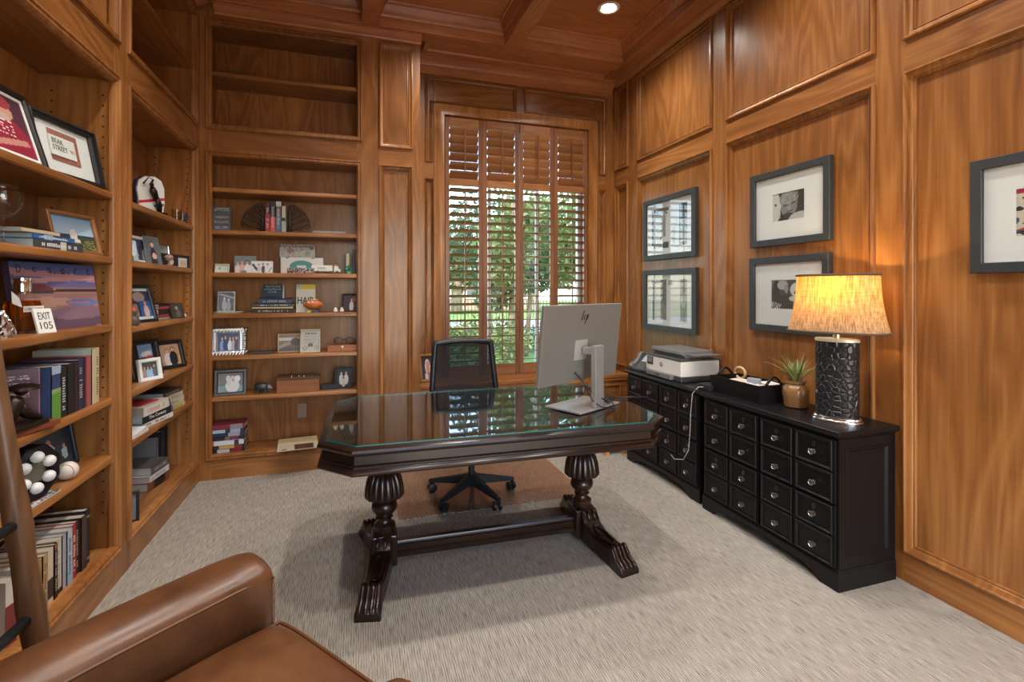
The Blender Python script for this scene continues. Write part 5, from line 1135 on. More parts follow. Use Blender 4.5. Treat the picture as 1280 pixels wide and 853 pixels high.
for q in range(5): MB(lambda a, b, c: (a, b, c)).lathe([(.018*math.sin(PI*i/8), -.018*math.cos(PI*i/8)) for i in range(9)], .022*math.cos(q*1.256+.3), 0, .030+.020*math.sin(q*1.256+.3), 12, sy=.6).build('leaf', GRN, T, smooth='all')
MB().box(-.012, .012, -.01, .01, 0, .016).build('stem', GRN, T)
g = 'dark books at the right end of the third shelf'
x = -.028
for lab, t_, h_, col, st_ in (('near-black book beside the ivory candle', .020, .195, (.012, .010, .012), None), ('dark plum book near the shelf end', .024, .20, (.045, .012, .018), [(.5, .7, (.10, .03, .03))]), ('navy book with a teal and white spine at the shelf end', .034, .205, (.012, .022, .04), [(.05, .38, (.40, .42, .45)), (.38, .56, (.03, .20, .20)), (.60, .95, (.10, .30, .38))])):
    book(lab, (x+t_/2, 4.225, S3), t_-.001, h_, .15, col, 0, False, g, stripe=st_); x += t_+.001
# fourth shelf
T = thing('tray', 'white scalloped dish under the portrait frame, fourth shelf', 'dish', (-.935, 4.262, S4), 0); MB().lathe([(0, 0), (.085, 0), (.098, .008), (.100, .010), (.096, .011), (.083, .005), (0, .005)], n=30, sx=1.05, sy=.75, mod=lambda z, a: 1+.03*math.cos(10*a)).build('dish', plain('white_china', (.72, .69, .62), .3), T, smooth=True)
im = paint(canvas(26, 32, (.10, .12, .15), (.09, .10, .12), .2), [('l', 0, .95, 1, .72, .05, (.3, .32, .36)), ('p', .35, .0, .8, (.32, .34, .36), (.5, .5, .5), (.2, .2, .2)), ('p', .65, .0, .72, (.28, .29, .30), (.5, .5, .5), (.2, .2, .2))]); BF('silver frame with a black and white portrait on the white dish', (-0.942, 4.240, 0.122, 0.158), S4+.011, 'silver', .014, im, rz=4, lean=R(7))
g = 'books stacked in the middle of the fourth shelf'
z = S4
for k, (col, t_, ln, dd, xx, lab, sp) in enumerate((((.015, .014, .014), .030, .30, .20, -.612, 'wide black book at the bottom of the middle stack', (.45, .42, .36)), ((.45, .34, .16), .017, .29, .19, -.618, 'thin golden spined book in the middle stack', None), ((.05, .05, .055), .022, .29, .19, -.612, 'thin black and silver book in the middle stack', (.5, .5, .5)), ((.022, .040, .068), .040, .232, .16, -.605, 'navy hardback lying on top of the middle stack', (.3, .33, .36)))):
    book(lab, (xx, 4.225+.006*k, z), t_, ln, dd, col, 0, True, g, spine=sp); z += t_+.0004
T = thing('book', 'navy book standing face out on the middle stack of the fourth shelf', 'book', (-.625, 4.285, z), R(-8), None, R(5)); MB().box(-.078, .072, .001, .022, 0, .112).build('cover', P_((.022, .048, .075)), T); MB().box(.0725, .079, .002, .021, .002, .112).build('pages', P_((.6, .58, .52)), T)
for k, (s_, w_) in enumerate((('What You Need', .11), ('to Know About the', .125), ('C.I.A.', .062))): lettering(s_, w_, .014 if k < 2 else .018, P_((.5, .55, .58)), T, (-.003, -.0004, .096-.021*k))
MB().box(-.06, .05, -.0005, .001, .004, .018).build('badge', P_((.01, .012, .016)), T)
cx, cy, w_, h_ = (-0.382, 4.250, 0.142, 0.223)
T = thing('programme', 'theatre programme with a yellow band reading HAIR, fourth shelf', 'programme', (cx, cy, S4), 0, None, R(5)); MB().box(-w_/2, w_/2, .001, .005, 0, h_).build('paper', P_((.45, .42, .35)), T)
MB().box(-w_/2+.034, w_/2, -.0005, .001, h_*.82, h_).build('yellow_band', P_((.52, .40, .02)), T); MB().box(-w_/2, -w_/2+.033, -.0005, .001, h_*.84, h_*.99).build('grey_box', P_((.33, .33, .36)), T)
lettering('HAIR', w_*.88, h_*.24, P_((.012, .012, .012)), T, (0, -.0004, h_*.43), bold=.02)
T = thing('football', 'small orange football with white print on a toy stand, fourth shelf', 'ball', (-.325, 4.232, S4), 0)
m = MB(lambda a, b, c: (c, b, a+.062)); m.lathe([(.041*math.cos(PI/2*i/8)**.8 if abs(i) < 8 else 0, .079*i/8) for i in range(-8, 9)], n=24); m.build('ball', plain('orange_leather', (.45, .115, .018), .4, noise=.25, nscale=60), T, smooth='all')
MB().box(-.045, .045, -.032, .03, .0, .018).build('stand', P_((.02, .045, .08)), T, bev=.002); MB().box(-.045, -.015, -.033, -.031, .0, .017).build('stand_badge', P_((.5, .36, .03)), T)
MB(lambda a, b, c: (a, b, c)).box(-.012, .036, -.014, .008, .1005, .1045).build('laces', P_((.65, .6, .55)), T); lettering('63', .042, .020, P_((.7, .66, .6)), T, (-.018, -.0375, .082), (R(60), 0, 0))
m = MB()
for a in (-.020, .020): m.tube([(-.215+a+.013*math.cos(q*PI/8), 4.25, S4+.058+.013*math.sin(q*PI/8)) for q in range(17)], .0022, 5)
m.tube([(-.235, 4.25, S4+.046), (-.225, 4.25, S4+.02), (-.215, 4.25, S4+.004), (-.205, 4.25, S4+.02), (-.195, 4.25, S4+.046)], .0022, 5); m.tube([(-.245, 4.24, S4+.003), (-.185, 4.24, S4+.003)], .003, 5)
tag(m.build('wire_ornament', plain('tarnished_wire', (.12, .14, .13), .4, .6), smooth='all'), 'twisted wire ornament between the football and the dark photo frame', 'ornament')
for k, (xx, lab) in enumerate(((-.158, 'white shell nearer the football, fourth shelf'), (-.11, 'white shell beside the dark photo frame'))):
    m = MB(); m.lathe([(0, 0), (.014, .002), (.018, .012), (.010, .030), (0, .042)], n=9, sy=.7); T = m.build('shell', plain('white_shell', (.66, .62, .55), .5), smooth=True); T.location = (xx, 4.225, S4); tag(T, lab, 'shell', 'white shells on the fourth shelf')
im = paint(canvas(34, 28, (.035, .02, .018), (.02, .014, .014), .3), [('p', .48, -.05, .85, (.50, .46, .45), SKIN, (.2, .06, .04)), ('e', .62, .72, .1, .16, (.22, .05, .04)), ('r', .72, 0, 1, 1, (.014, .014, .018)), ('r', .8, .75, .95, .8, (.4, .4, .42)), ('e', .85, .4, .05, .1, (.2, .14, .12))]); BF('dark photo frame tilted at the right end of the fourth shelf', (-.035, 4.27, .155, .150), S4, 'brown', .012, im, rz=-6, lean=R(10))
# fifth shelf
def braided():
    T = BF('wide silver braided frame with a wedding party, left end of the fifth shelf', (-0.927, 4.225, 0.217, 0.206), S5, 'silver', .040, paint(canvas(40, 26, (.03, .06, .15), (.02, .05, .12), .2), [('p', .2, -.05, .88, (.20, .27, .42), SKIN, (.05, .03, .02)), ('p', .36, -.05, .95, (.015, .05, .13), SKIN, (.05, .03, .02)), ('p', .58, -.05, .86, (.62, .62, .66), SKIN, (.2, .1, .05)), ('p', .74, -.05, .86, (.40, .36, .42), SKIN, (.2, .1, .05)), ('p', .9, -.05, .9, (.10, .06, .09), SKIN, (.05, .03, .02))]), rz=6, lean=R(8))
    w_, h_ = .262, .212
    m = MB(); k_ = 0
    N = 12
    for i in range(N):
        for (x0, z0, x1, z1) in ((-w_/2+w_*i/N, .004, -w_/2+w_*(i+1)/N, .036), (-w_/2+w_*i/N, h_-.036, -w_/2+w_*(i+1)/N, h_-.004)): m.tube([(x0, -.004, z0), ((x0+x1)/2, -.011, (z0+z1)/2), (x1, -.004, z1)], .0065, 5)
    for i in range(8):
        z0 = .034+(h_-.068)*i/8; z1 = .034+(h_-.068)*(i+1)/8
        for x0 in (-w_/2+.004, w_/2-.036): m.tube([(x0, -.004, z0), (x0+.016, -.011, (z0+z1)/2), (x0+.032, -.004, z1)], .0065, 5)
    m.build('braid', SILVER, T, smooth='all')
braided()
boxthing('remote_control', 'flat black remote lying beside the braided frame', 'remote', (-.70, 4.235, S5), .175, .045, .022, BLACKP, R(5), .004)
im = paint(canvas(34, 22, (.30, .17, .08), (.05, .045, .03), .3), [('r', 0, .62, 1, .80, (.45, .42, .40)), ('l', 0, .25, .8, .65, .10, (.26, .21, .18)), ('e', .8, .55, .25, .25, (.06, .03, .02)), ('r', .1, .08, .6, .16, (.07, .05, .12))]); BF('cream framed landscape behind the certificate, fifth shelf', (-0.508, 4.300, 0.169, 0.147), S5, plain('gilt_cream', (.50, .42, .28), .4), .008, im, rz=3, lean=R(7))
im = paint(canvas(30, 36, (.42, .40, .35), (.40, .38, .33), .06), [('t', .15, .78, .85, .92, 1, (.08, .07, .06)), ('t', .12, .40, .88, .74, 7, (.25, .24, .22)), ('e', .5, .28, .15, .11, (.12, .08, .06)), ('e', .5, .18, .07, .08, (.4, .38, .33)), ('e', .2, .16, .12, .1, (.18, .16, .14)), ('e', .2, .16, .08, .07, (.4, .38, .33)), ('e', .82, .17, .1, .1, (.22, .2, .18)), ('e', .82, .17, .06, .07, (.4, .38, .33))]); BF('cream framed certificate in front of the landscape, fifth shelf', (-0.348, 4.225, 0.148, 0.184), S5, plain('gilt_cream2', (.56, .48, .34), .4), .008, im, rz=-3, lean=R(8))
T = thing('wooden_box', 'low orange-brown wooden box under the wire spectacles, fifth shelf', 'box', (-.105, 4.29, S5), 0); ORW = plain('orange_box', (.30, .085, .020), .4, noise=.25, nscale=20); MB().box(-.115, .115, -.055, .055, 0, .034).build('box', ORW, T, bev=.003); MB().box(-.116, .116, -.056, .056, .0345, .048).build('lid', ORW, T, bev=.003); MB().box(-.008, .008, -.059, -.056, .026, .042).build('clasp', KNOB, T)
m = MB()
for a in (-.045, .045): m.tube([(-.095+a+.032*math.cos(q*PI/10), 4.28, S5+.082+.026*math.sin(q*PI/10)) for q in range(21)], .0026, 6)
m.tube([(-.108, 4.28, S5+.088), (-.095, 4.277, S5+.094), (-.082, 4.28, S5+.088)], .0026, 6)
for a in (-.077, .077): m.tube([(-.095+a, 4.28, S5+.085), (-.095+a*1.02, 4.33, S5+.080), (-.095+a*.9, 4.40, S5+.055)], .0022, 6)
m.tube([(-.14, 4.28, S5+.056), (-.14, 4.28, S5+.049)], .002, 5); m.tube([(-.05, 4.28, S5+.056), (-.05, 4.28, S5+.049)], .002, 5)
tag(m.build('spectacles', plain('dark_wire', (.025, .02, .022), .35, .5), smooth='all'), 'dark round wire spectacles standing on the wooden box', 'spectacles')
# sixth shelf
im = paint(canvas(38, 26, (.12, .10, .085), (.15, .19, .19), .15), [('r', 0, .0, 1, .38, (.18, .25, .25)), ('r', 0, .36, 1, .42, (.12, .13, .12)), ('e', .40, .72, .09, .16, (.55, .48, .42)), ('e', .58, .66, .13, .18, (.50, .46, .42)), ('e', .58, .32, .28, .36, (.58, .58, .58)), ('e', .78, .7, .12, .16, (.64, .64, .66)), ('e', .42, .5, .08, .16, (.5, .5, .52)), ('e', .6, .62, .05, .08, (.4, .25, .2))]); BF('dark wood frame with a wedding kiss photo, left end of the lowest shelf', (-0.913, 4.235, 0.217, 0.195), S6, 'brown', .026, im, rz=8, lean=R(10))
T = thing('figurine', 'small dark animal figurine on four legs, lowest shelf', 'figurine', (-.70, 4.25, S6), R(-6))
m = MB(lambda a, b, c: (c, b, a+.05)); m.lathe([(0, -.055), (.020, -.050), (.033, -.03), (.036, 0), (.030, .03), (.020, .045), (0, .05)], n=16); m.build('body', plain('figure_dark', (.03, .03, .033), .35, noise=.5, nscale=90), T, smooth='all')
m = MB(); m.tube([(.04, 0, .050), (.062, 0, .046), (.078, 0, .034)], [.020, .016, .007], 10); m.build('head', plain('figure_grey', (.22, .20, .18), .4), T, smooth='all')
for a in (-.03, .03):
    for b in (-.016, .016): MB().tube([(a, b, .035), (a, b, .0)], [.008, .007], 8).build('leg', plain('figure_dark', (.03, .03, .033)), T, smooth=True)
T = thing('wooden_box', 'reddish grained wooden box in the middle of the lowest shelf', 'box', (-.435, 4.275, S6), R(2)); MB().box(-.155, .155, -.07, .07, 0, .098).build('box', BOXW, T, bev=.003); MB().box(-.158, .158, -.073, .073, .0985, .118).build('lid', wood('box_lid', 0, (.05, .018, .008), (.09, .032, .012), (.14, .05, .018)), T, bev=.003)
for k, xx in enumerate((-.05, .0, .04)): MB().lathe([(0, 0), (.009, 0), (.008, .005), (0, .007)], xx, -.03+.02*(k % 2), .118, 10).build('stud', SILVER, T, smooth=True)
boxthing('case', 'low dark blue case right of the wooden box, lowest shelf', 'case', (-.200, 4.29, S6), .13, .10, .040, plain('dark_case', (.012, .016, .026), .4), 0, .003)
im = paint(canvas(26, 32, (.012, .012, .014)), [('p', .34, .15, .72, (.52, .47, .40), (.45, .32, .24), (.08, .05, .04)), ('p', .68, .15, .74, (.55, .5, .43), (.45, .32, .24), (.08, .05, .04)), ('p', .50, .0, .55, (.45, .42, .35), (.45, .32, .24), (.08, .05, .04))]); BF('black frame with three figures at the right end of the lowest shelf', (-0.099, 4.260, 0.136, 0.170), S6, 'black', .014, im, rz=-4, lean=R(6))
# deck
g = 'thick paperbacks stacked on the bottom deck of the far bookcase'
z = DKB
for k, (col, t_, st_, lab) in enumerate((((.015, .014, .016), .030, [(.18, .55, (.50, .50, .50)), (.58, .9, (.22, .02, .03))], 'black paperback with white and red print, bottom of the deck stack'), ((.035, .014, .012), .026, [(.22, .68, (.48, .30, .06)), (.7, .9, (.2, .03, .02))], 'dark paperback with orange print, second from the bottom'), ((.60, .60, .62), .036, [(.0, .12, (.45, .03, .03)), (.72, .86, (.03, .03, .06))], 'white paperback with a red end, third from the bottom'), ((.014, .014, .016), .026, [(.4, .55, (.2, .12, .08)), (.58, .8, (.16, .03, .05))], 'black paperback above the white one'), ((.03, .025, .07), .030, [(.5, .85, (.35, .33, .36))], 'dark violet paperback, third from the top'), ((.025, .04, .075), .026, [(.08, .45, (.28, .45, .5)), (.6, .9, (.35, .42, .5))], 'navy paperback with pale blue print, second from the top'), ((.20, .02, .035), .038, [(.55, .92, (.26, .22, .24))], 'crimson and grey paperback on top of the deck stack'))):
    book(lab, (-.93+.006*math.sin(k*2.3), 4.235+.005*math.cos(k*1.7), z), t_, .225, .16, col, R(4+1.5*math.sin(k*3)), True, g, spine=None, stripe=st_, page=plain('old_pages', (.48, .40, .32), .85)); z += t_+.0004
T = thing('book', 'cream picture book lying flat on the bottom deck', 'book', (-.44, 4.215, DKB), R(6)); MB().box(-.14, .15, 0, .175, 0, .028).build('cover', P_((.56, .46, .26)), T, bev=.002)
im = paint(canvas(34, 22, (.50, .44, .32), None, .08), [('r', .40, .12, .88, .9, (.06, .025, .018)), ('s', .42, .15, .86, .85, .25, (.16, .07, .04)), ('e', .16, .78, .08, .08, (.05, .03, .03)), ('t', .06, .15, .32, .6, 6, (.35, .3, .22))]); printed('cover_print', im, .29, .175, T, (.005, 0, .0284), (R(-90), 0, 0)) if False else None
o = printed('cover_print', im, .29, .172, T, (.005, .001, .0288)); o.rotation_euler = (R(-90), 0, 0)
o.data.transform(Matrix.Scale(-1, 4, (0, 0, 1))); o.data.flip_normals()
T = thing('wall_plate', 'blank brown wall plate on the back of the far bookcase', 'wall plate', (-.43, 4.4795, .345), 0); MB().box(-.036, .036, -.006, 0, 0, .118).build('plate', plain('plate_brown', (.33, .22, .17), .45), T, bev=.002)
for z_ in (.028, .09): MB(lambda a, b, c: (a, -.006-c, z_+b)).lathe([(0, 0), (.004, 0), (.0035, .001), (0, .0015)], n=10).build('screw', plain('plate_screw', (.25, .16, .12), .4), T)
# window ledge
im = paint(canvas(26, 30, (.02, .02, .03), (.05, .03, .04), .2), [('e', .55, .55, .24, .34, (.60, .55, .50)), ('e', .58, .55, .17, .26, (.50, .24, .16)), ('e', .6, .1, .3, .2, (.3, .12, .16)), ('e', .4, .12, .14, .16, (.55, .52, .5))])
T = easel('gold beaded frame with a face portrait on the window ledge behind the chair', (.615, 4.40, .60), .155, .25, plain('gold_bead', (.34, .19, .07), .4, .4), .026, im, R(14), R(14))
m = MB()
for i in range(11):
    for x, z in ((-.065+.013*i, .012), (-.065+.013*i, .238)): m.lathe([(0, -.012), (.005, -.010), (.003, -.004)], x, -.006, z+.008, 6)
for i in range(17):
    for x in (-.066, .066): m.lathe([(0, -.006), (.005, -.003), (.003, .003)], x, -.006, .02+.013*i, 6)
m.build('beading', plain('gold_bead', (.34, .19, .07)), T)['kind'] = 'stuff'

# ================================================================== framed pictures on the right wall
def wallpic(label, y0, y1, z0, z1, im, ib, border, group, prints=None):
    """hangs on the panel, faces -x; u runs from near (y0) to far (y1) so the print is built mirrored into place"""
    cy = (y0+y1)/2; w = y1-y0; h = z1-z0
    T = thing('framed_picture', label, 'picture', (XR+.012, cy, z0), R(-90), group)
    F = lambda u, v, n: (u, -n, v)
    MB(F).frame(rect(-w/2, w/2, 0, h), [(0, 0), (0, .030), (.002, .033), (border-.002, .033), (border, .030), (border, .004)]).build('frame', FRAMEM['slate'], T)
    MB(F).box(-w/2+.01, w/2-.01, .01, h-.01, .0, .012).build('backing', P_((.05, .05, .05)), T)
    a0, a1, b0, b1 = ib
    W_ = w-2*border; H_ = h-2*border
    X0, X1, Z0, Z1 = -W_/2+a0*W_, -W_/2+a1*W_, border+b0*H_, border+b1*H_
    m = MB(F); m.box(-W_/2, X0, border, h-border, .012, .0165); m.box(X1, W_/2, border, h-border, .012, .0165); m.box(X0, X1, border, Z0, .012, .0165); m.box(X0, X1, Z1, h-border, .012, .0165)
    m.build('mat', plain('mat_board', (.74, .75, .75), .7), T)
    printed('print', im, X1-X0, Z1-Z0, T, ((X0+X1)/2, -.0135, Z0), None, attr_mat('matte_print', .6))
    MB(F).box(-W_/2, W_/2, border, h-border, .020, .022).build('glazing', GLASS, T)
    return T
def bw(v): return (v, v, v*1.0)
imA = paint(canvas(60, 48, bw(.62), bw(.66), .05), [('r', 0, .9, .5, .97, bw(.10)), ('s', .02, .78, .46, .9, .35, bw(.08)), ('r', .28, .3, .42, .80, bw(.28)), ('r', .02, .1, .06, .9, bw(.12)), ('r', .34, .03, .5, .16, bw(.08)), ('r', .06, .04, .34, .15, bw(.28)), ('r', .78, .05, .82, .95, bw(.12)), ('r', .84, .62, .99, .97, bw(.06)), ('r', .84, .15, .99, .6, bw(.32)), ('r', .82, .04, .99, .12, bw(.10)), ('l', .26, .2, .30, .34, .012, bw(.04)), ('r', .60, .1, .68, .5, bw(.42))])
imB = paint(canvas(60, 48, bw(.68), bw(.66), .05), [('r', .04, .02, .08, .96, bw(.08)), ('r', .26, .04, .44, .97, bw(.20)), ('s', .28, .05, .42, .45, .4, (.34, .22, .22)), ('s', .28, .4, .42, .95, .3, bw(.1)), ('r', .80, .04, .97, .97, bw(.24)), ('e', .88, .48, .06, .14, bw(.45)), ('r', .48, .86, .6, .96, bw(.3)), ('r', 0, .9, .3, .93, bw(.2))])
imC = paint(canvas(64, 54, bw(.035), bw(.04), .3, 6), [('e', .06, .52, .20, .62, bw(.55)), ('e', .10, .60, .04, .05, bw(.08)), ('e', .52, .50, .26, .40, bw(.22)), ('e', .52, .78, .30, .22, bw(.30)), ('s', .24, .6, .82, .98, .3, bw(.42)), ('s', .24, .6, .82, .98, .25, bw(.06)), ('l', .36, .52, .48, .55, .025, bw(.05)), ('l', .60, .56, .74, .62, .025, bw(.05)), ('e', .54, .40, .06, .09, bw(.30)), ('l', .46, .30, .64, .33, .02, bw(.07)), ('e', .5, .14, .18, .12, bw(.05)), ('e', .9, .0, .38, .24, bw(.45)), ('l', .22, .3, .27, .6, .02, bw(.6)), ('l', .22, .1, .25, .3, .02, bw(.5))])
imD = paint(canvas(64, 54, bw(.10), bw(.05), .3, 7), [('r', 0, .7, .5, 1, bw(.22)), ('e', .16, .7, .14, .28, bw(.06)), ('e', .33, .20, .36, .36, bw(.075)), ('e', .40, .68, .16, .22, bw(.10)), ('e', .36, .82, .17, .16, bw(.42)), ('e', .48, .70, .06, .16, bw(.30)), ('e', .80, .66, .20, .24, bw(.62)), ('e', .86, .60, .12, .10, bw(.05)), ('l', .72, .55, .98, .50, .03, bw(.06)), ('e', .78, .36, .22, .10, bw(.58)), ('e', .85, .12, .2, .2, bw(.10)), ('r', .7, 0, .75, .3, bw(.35))])
g = 'slate framed pictures on the right wall'
wallpic('slate framed building photo, upper one over the printer', 3.255, 3.985, 1.680, 2.225, imA, (.10, .90, .10, .90), .045, g)
wallpic('slate framed street photo, lower one over the printer', 3.250, 3.985, 1.062, 1.592, imB, (.10, .90, .08, .92), .045, g)
wallpic('slate framed black and white portrait of a boy, above the caddy', 2.102, 2.690, 1.697, 2.176, imC, (.26, .73, .28, .72), .043, g)
T = wallpic('slate framed black and white photo of football players behind the lamp shade', 2.110, 2.697, 1.150, 1.628, imD, (.26, .73, .27, .73), .043, g)
lettering('M DAY', .075, .045, P_((.62, .62, .62)), T, (-.085, -.0145, .165), (PI/2, R(14), 0), bold=.02)
rs = np.random.RandomState(4)
imE = paint(canvas(60, 60, (.58, .52, .42), (.55, .50, .40), .08, 9), [('r', 0, .90, 1, 1, (.40, .03, .06))]+[('e', rs.rand(), rs.rand()*.88, .02+.05*rs.rand(), .02+.05*rs.rand(), c_) for c_ in [(.02, .02, .03), (.34, .04, .05), (.02, .02, .03), (.55, .5, .4), (.05, .06, .12)]*16]+[('l', rs.rand(), rs.rand()*.88, rs.rand(), rs.rand()*.88, .012, (.02, .02, .03)) for _ in range(10)])
wallpic('slate framed colourful print in the white mat, at the right edge of the photo', .86, 1.441, 1.489, 1.970, imE, (.215, .785, .26, .74), .043, g)

# ================================================================== outside the window
GZ = -.25
def ground_mat():
    m, n, l, b = new_mat('lawn'); tc = n.new('ShaderNodeTexCoord'); t = n.new('ShaderNodeTexNoise'); t.inputs['Scale'].default_value = 3; t.inputs['Detail'].default_value = 8; l.new(tc.outputs['Object'], t.inputs['Vector'])
    rp = n.new('ShaderNodeValToRGB'); e = rp.color_ramp.elements; e[0].position = .35; e[0].color = (.05, .12, .015, 1); e[1].position = .7; e[1].color = (.20, .34, .05, 1); l.new(t.outputs['Fac'], rp.inputs[0]); l.new(rp.outputs[0], b.inputs['Base Color']); b.inputs['Roughness'].default_value = .9
    return m
o = MB().box(-30, 50, 4.9, 18.5, GZ-.2, GZ).build('lawn', ground_mat()); o['kind'] = 'structure'
o = MB().box(-40, 60, 18.5, 26, GZ-.2, GZ-.02).build('road', plain('asphalt', (.30, .31, .33), .9)); o['kind'] = 'structure'
o = MB().box(-40, 60, 26, 70, GZ-.2, GZ).build('lawn', MATS.get('lawn') or bpy.data.materials['lawn']); o['kind'] = 'structure'
MB().box(-6, 9, 4.86, 5.0, -.3, .35).build('outer_wall', plain('brick_out', (.30, .16, .10), .9), wi)
LEAVES = [plain('leaf_green_%d' % k, c_, .55, noise=.3, nscale=3) for k, c_ in enumerate(((.045, .085, .022), (.085, .13, .03), (.028, .055, .022), (.12, .155, .045), (.06, .09, .045)))]
for m_ in LEAVES:
    nn, ll = m_.node_tree.nodes, m_.node_tree.links; b = nn['Principled BSDF']; tr_ = nn.new('ShaderNodeBsdfTranslucent'); tr_.inputs[0].default_value = (*[q*1.3 for q in b.inputs['Base Color'].default_value[:3]], 1)
    mx_ = nn.new('ShaderNodeMixShader'); mx_.inputs[0].default_value = .4; ll.new(b.outputs[0], mx_.inputs[1]); ll.new(tr_.outputs[0], mx_.inputs[2]); ll.new(mx_.outputs[0], nn['Material Output'].inputs[0])
BARK = plain('bark', (.20, .15, .10), .9, noise=.4, nscale=12, bump=.5); BARK2 = plain('pale_bark', (.40, .29, .17), .85, noise=.3, nscale=6, bump=.4)
def foliage(blobs, n, size, mat, parent, seed, droop=0.):
    rs = np.random.RandomState(seed); B = np.array(blobs); idx = rs.randint(0, len(B), n); d = rs.normal(size=(n, 3)); d /= np.linalg.norm(d, axis=1, keepdims=True)
    r_ = rs.rand(n, 1)**.45; c_ = B[idx, :3]+d*r_*B[idx, 3:6]
    a = rs.normal(size=(n, 3)); a[:, 2] -= droop; a /= np.linalg.norm(a, axis=1, keepdims=True); b = np.cross(a, rs.normal(size=(n, 3))); b /= np.linalg.norm(b, axis=1, keepdims=True)
    s_ = size*(.6+.8*rs.rand(n, 1)); v = np.stack([c_-a*s_, c_+b*s_*.45, c_+a*s_, c_-b*s_*.45], 1).reshape(-1, 3)
    me = bpy.data.meshes.new('foliage'); me.vertices.add(4*n); me.vertices.foreach_set('co', v.ravel()); me.loops.add(4*n); me.loops.foreach_set('vertex_index', np.arange(4*n)); me.polygons.add(n); me.polygons.foreach_set('loop_start', np.arange(0, 4*n, 4)); me.polygons.foreach_set('loop_total', np.full(n, 4)); me.update(); me.validate()
    me.materials.append(mat); o = bpy.data.objects.new('foliage', me); COL.objects.link(o); o.parent = parent; o['kind'] = 'stuff'; return o
def tree(name, label, x, y, trunk, blobs, n, size, mat, bark=BARK, group='trees outside the window', droop=0., cat='tree'):
    T = thing(name, label, cat, (x, y, GZ), 0, group)
    if cat == 'tree' and y < 20: blobs = [(a, b, c_*.74, d, e, g_*.70) for a, b, c_, d, e, g_ in blobs]
    if trunk:
        for k, (pth, rr) in enumerate(trunk): MB().tube(pth, rr, 9).build('trunk' if k == 0 else 'branch', bark, T, smooth='all')
    foliage(blobs, int(n*(.62 if cat == 'tree' and y < 20 else 1)), size, LEAVES[mat], T, int(abs(x)*100+y*10)); return T
tree('willow_tree', 'willowy tree with several slim trunks behind the second shutter', 3.55, 11.5, [([(0, 0, 0), (.1, 0, 1.5), (-.1, 0, 3.2), (.1, 0, 5)], [.10, .08, .07, .05]), ([(.5, .2, 0), (.62, .2, 1.4), (.5, .2, 3), (.8, .2, 5)], [.07, .06, .05, .04]), ([(-.35, .1, 0), (-.5, .1, 1.5), (-.4, 0, 3), (-.9, 0, 4.6)], [.06, .05, .045, .035])], [(0, 0, 4.6, 1.5, 1.3, 1.4), (.6, 0, 3.5, .9, .9, 1.2), (-.9, 0, 3.9, .8, .8, 1.3), (.2, 0, 2.6, 1.1, .8, .6), (-.4, 0, 2.2, .5, .5, .8)], 5200, .085, 4, droop=2.)
tree('shade_tree', 'bright leafy tree above the third shutter', 5.0, 10.2, [([(.62, 0, 0), (.60, 0, 1.6), (.66, 0, 3.2), (.4, 0, 4.4)], [.24, .20, .19, .14])], [(-.2, 0, 4.3, 1.3, 1.2, 1.1), (-.5, -.2, 3.2, .7, .8, .7), (.9, 0, 4.6, 1.2, 1.1, 1.2)], 4200, .10, 1, BARK2)
tree('dense_tree', 'dense dark tree outside the rightmost shutter', 6.15, 10.0, [([(0, 0, 0), (.05, 0, 2), (0, 0, 3.5)], [.16, .13, .1])], [(0, 0, 2.6, 1.0, .9, 1.6), (.6, 0, 3.6, 1.0, .9, 1.2), (-.3, -.3, 1.4, .6, .5, .7)], 5200, .09, 2)
tree('leafy_tree', 'leafy tree overhanging the leftmost shutter from the right', 2.75, 9.2, [([(.25, 0, 0), (.3, 0, 1.8), (.15, 0, 3.4)], [.07, .06, .05])], [(.1, 0, 3.6, .75, .7, .7), (.0, 0, 2.8, .45, .4, .5), (.5, 0, 4.2, .7, .6, .6)], 2600, .085, 3)
tree('background_tree', 'wide tree mass across the road', 6.5, 33, [([(0, 0, 0), (0, 0, 4)], [.4, .3])], [(0, 0, 4, 5, 3, 2.5), (6, 0, 3.8, 4, 3, 2.3), (-4.5, 0, 3.2, 2.5, 2, 1.6)], 5200, .26, 0)
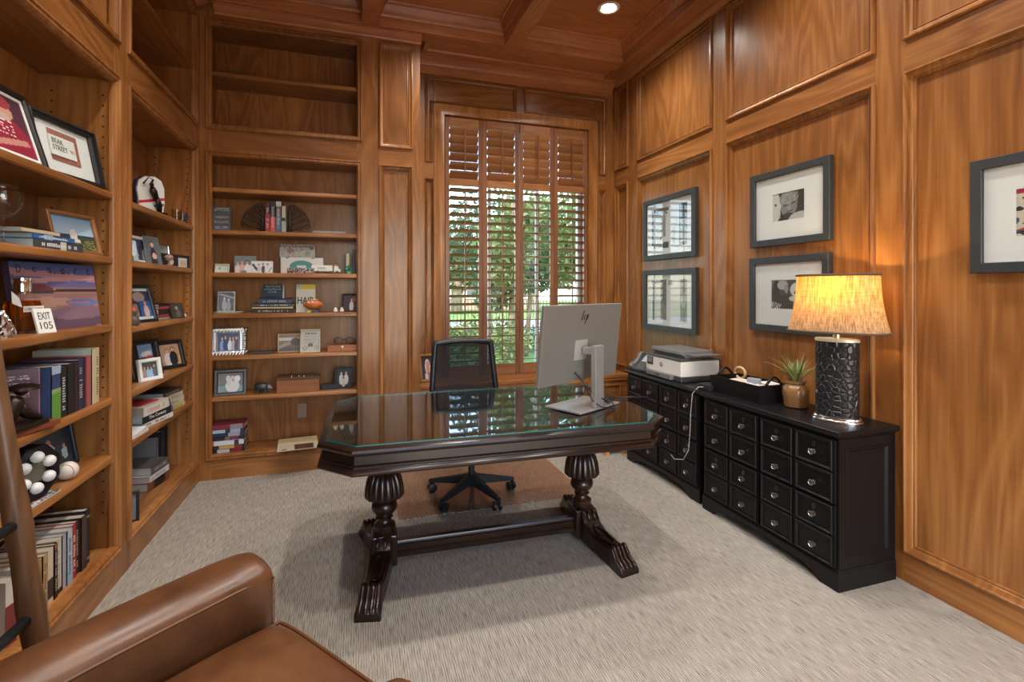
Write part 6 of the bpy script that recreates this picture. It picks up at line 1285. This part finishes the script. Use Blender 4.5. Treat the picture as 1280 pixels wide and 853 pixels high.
tree('background_tree', 'second tree mass across the road, farther right', 17.5, 36, [([(0, 0, 0), (0, 0, 4)], [.4, .3])], [(0, 0, 4.5, 5, 3, 3), (6, 0, 4, 4, 3, 2.6)], 4600, .26, 2)
tree('shrub', 'bright green rounded shrub outside the leftmost shutter', 2.45, 9.6, None, [(0, 0, .62, 1.0, .6, .55), (-.9, .1, .5, .7, .6, .45)], 3400, .055, 3, group='shrubs on the lawn', cat='shrub')
tree('shrub', 'low clipped hedge in the middle of the lawn', 5.0, 12.6, None, [(0, 0, .35, 2.4, .5, .4), (2.2, 0, .3, 1.2, .5, .35)], 3600, .05, 0, group='shrubs on the lawn', cat='shrub')
hs = thing('house', 'brown brick house with grey windows beyond the road', 'house', (8.0, 40, GZ), 0)
BRK = plain('house_brick', (.33, .22, .16), .9, noise=.25, nscale=4)
MB().box(-7, 7, 0, 6, 0, 3.1).build('wall', BRK, hs)
MB().loft([[(x*k, 3+(y-3)*k2, z) for x, y in rect(-7.5, 7.5, -.6, 6.6)] for k, k2, z in ((1, 1, 3.0), (1, 1, 3.15), (.55, .1, 4.9))]).build('roof', plain('roof_grey', (.20, .18, .17), .9), hs)
for xx in (-5.6, -3.4, -1.2, 1.2, 3.4, 5.4):
    f_ = MB(lambda u, v, n: (xx+u, -n, v)).frame(rect(-.6, .6, .9, 2.4), [(0, 0), (0, .08), (.1, .08), (.1, 0)]).build('window', plain('house_trim', (.62, .60, .56), .6), hs)
    MB().box(xx-.52, xx+.52, -.03, -.01, .98, 2.32).build('pane', plain('house_glass', (.05, .06, .08), .1), f_)
gf = thing('iron_fence', 'black iron picket fence along the far edge of the lawn', 'fence', (4.0, 17.2, GZ), 0)
IRN = plain('fence_black', (.012, .012, .014), .5)
for z in (.18, 1.12): MB().box(-3.2, 9.5, -.015, .015, z, z+.04).build('rail', IRN, gf)
pm = None
for k in range(98):
    if pm is None:
        o = MB().box(-.011, .011, -.011, .011, 0, 1.28).build('picket', IRN, gf); pm = o.data
    else:
        o = bpy.data.objects.new('picket', pm); COL.objects.link(o); o.parent = gf
    o.location = (-3.2+.13*k, 0, 0)
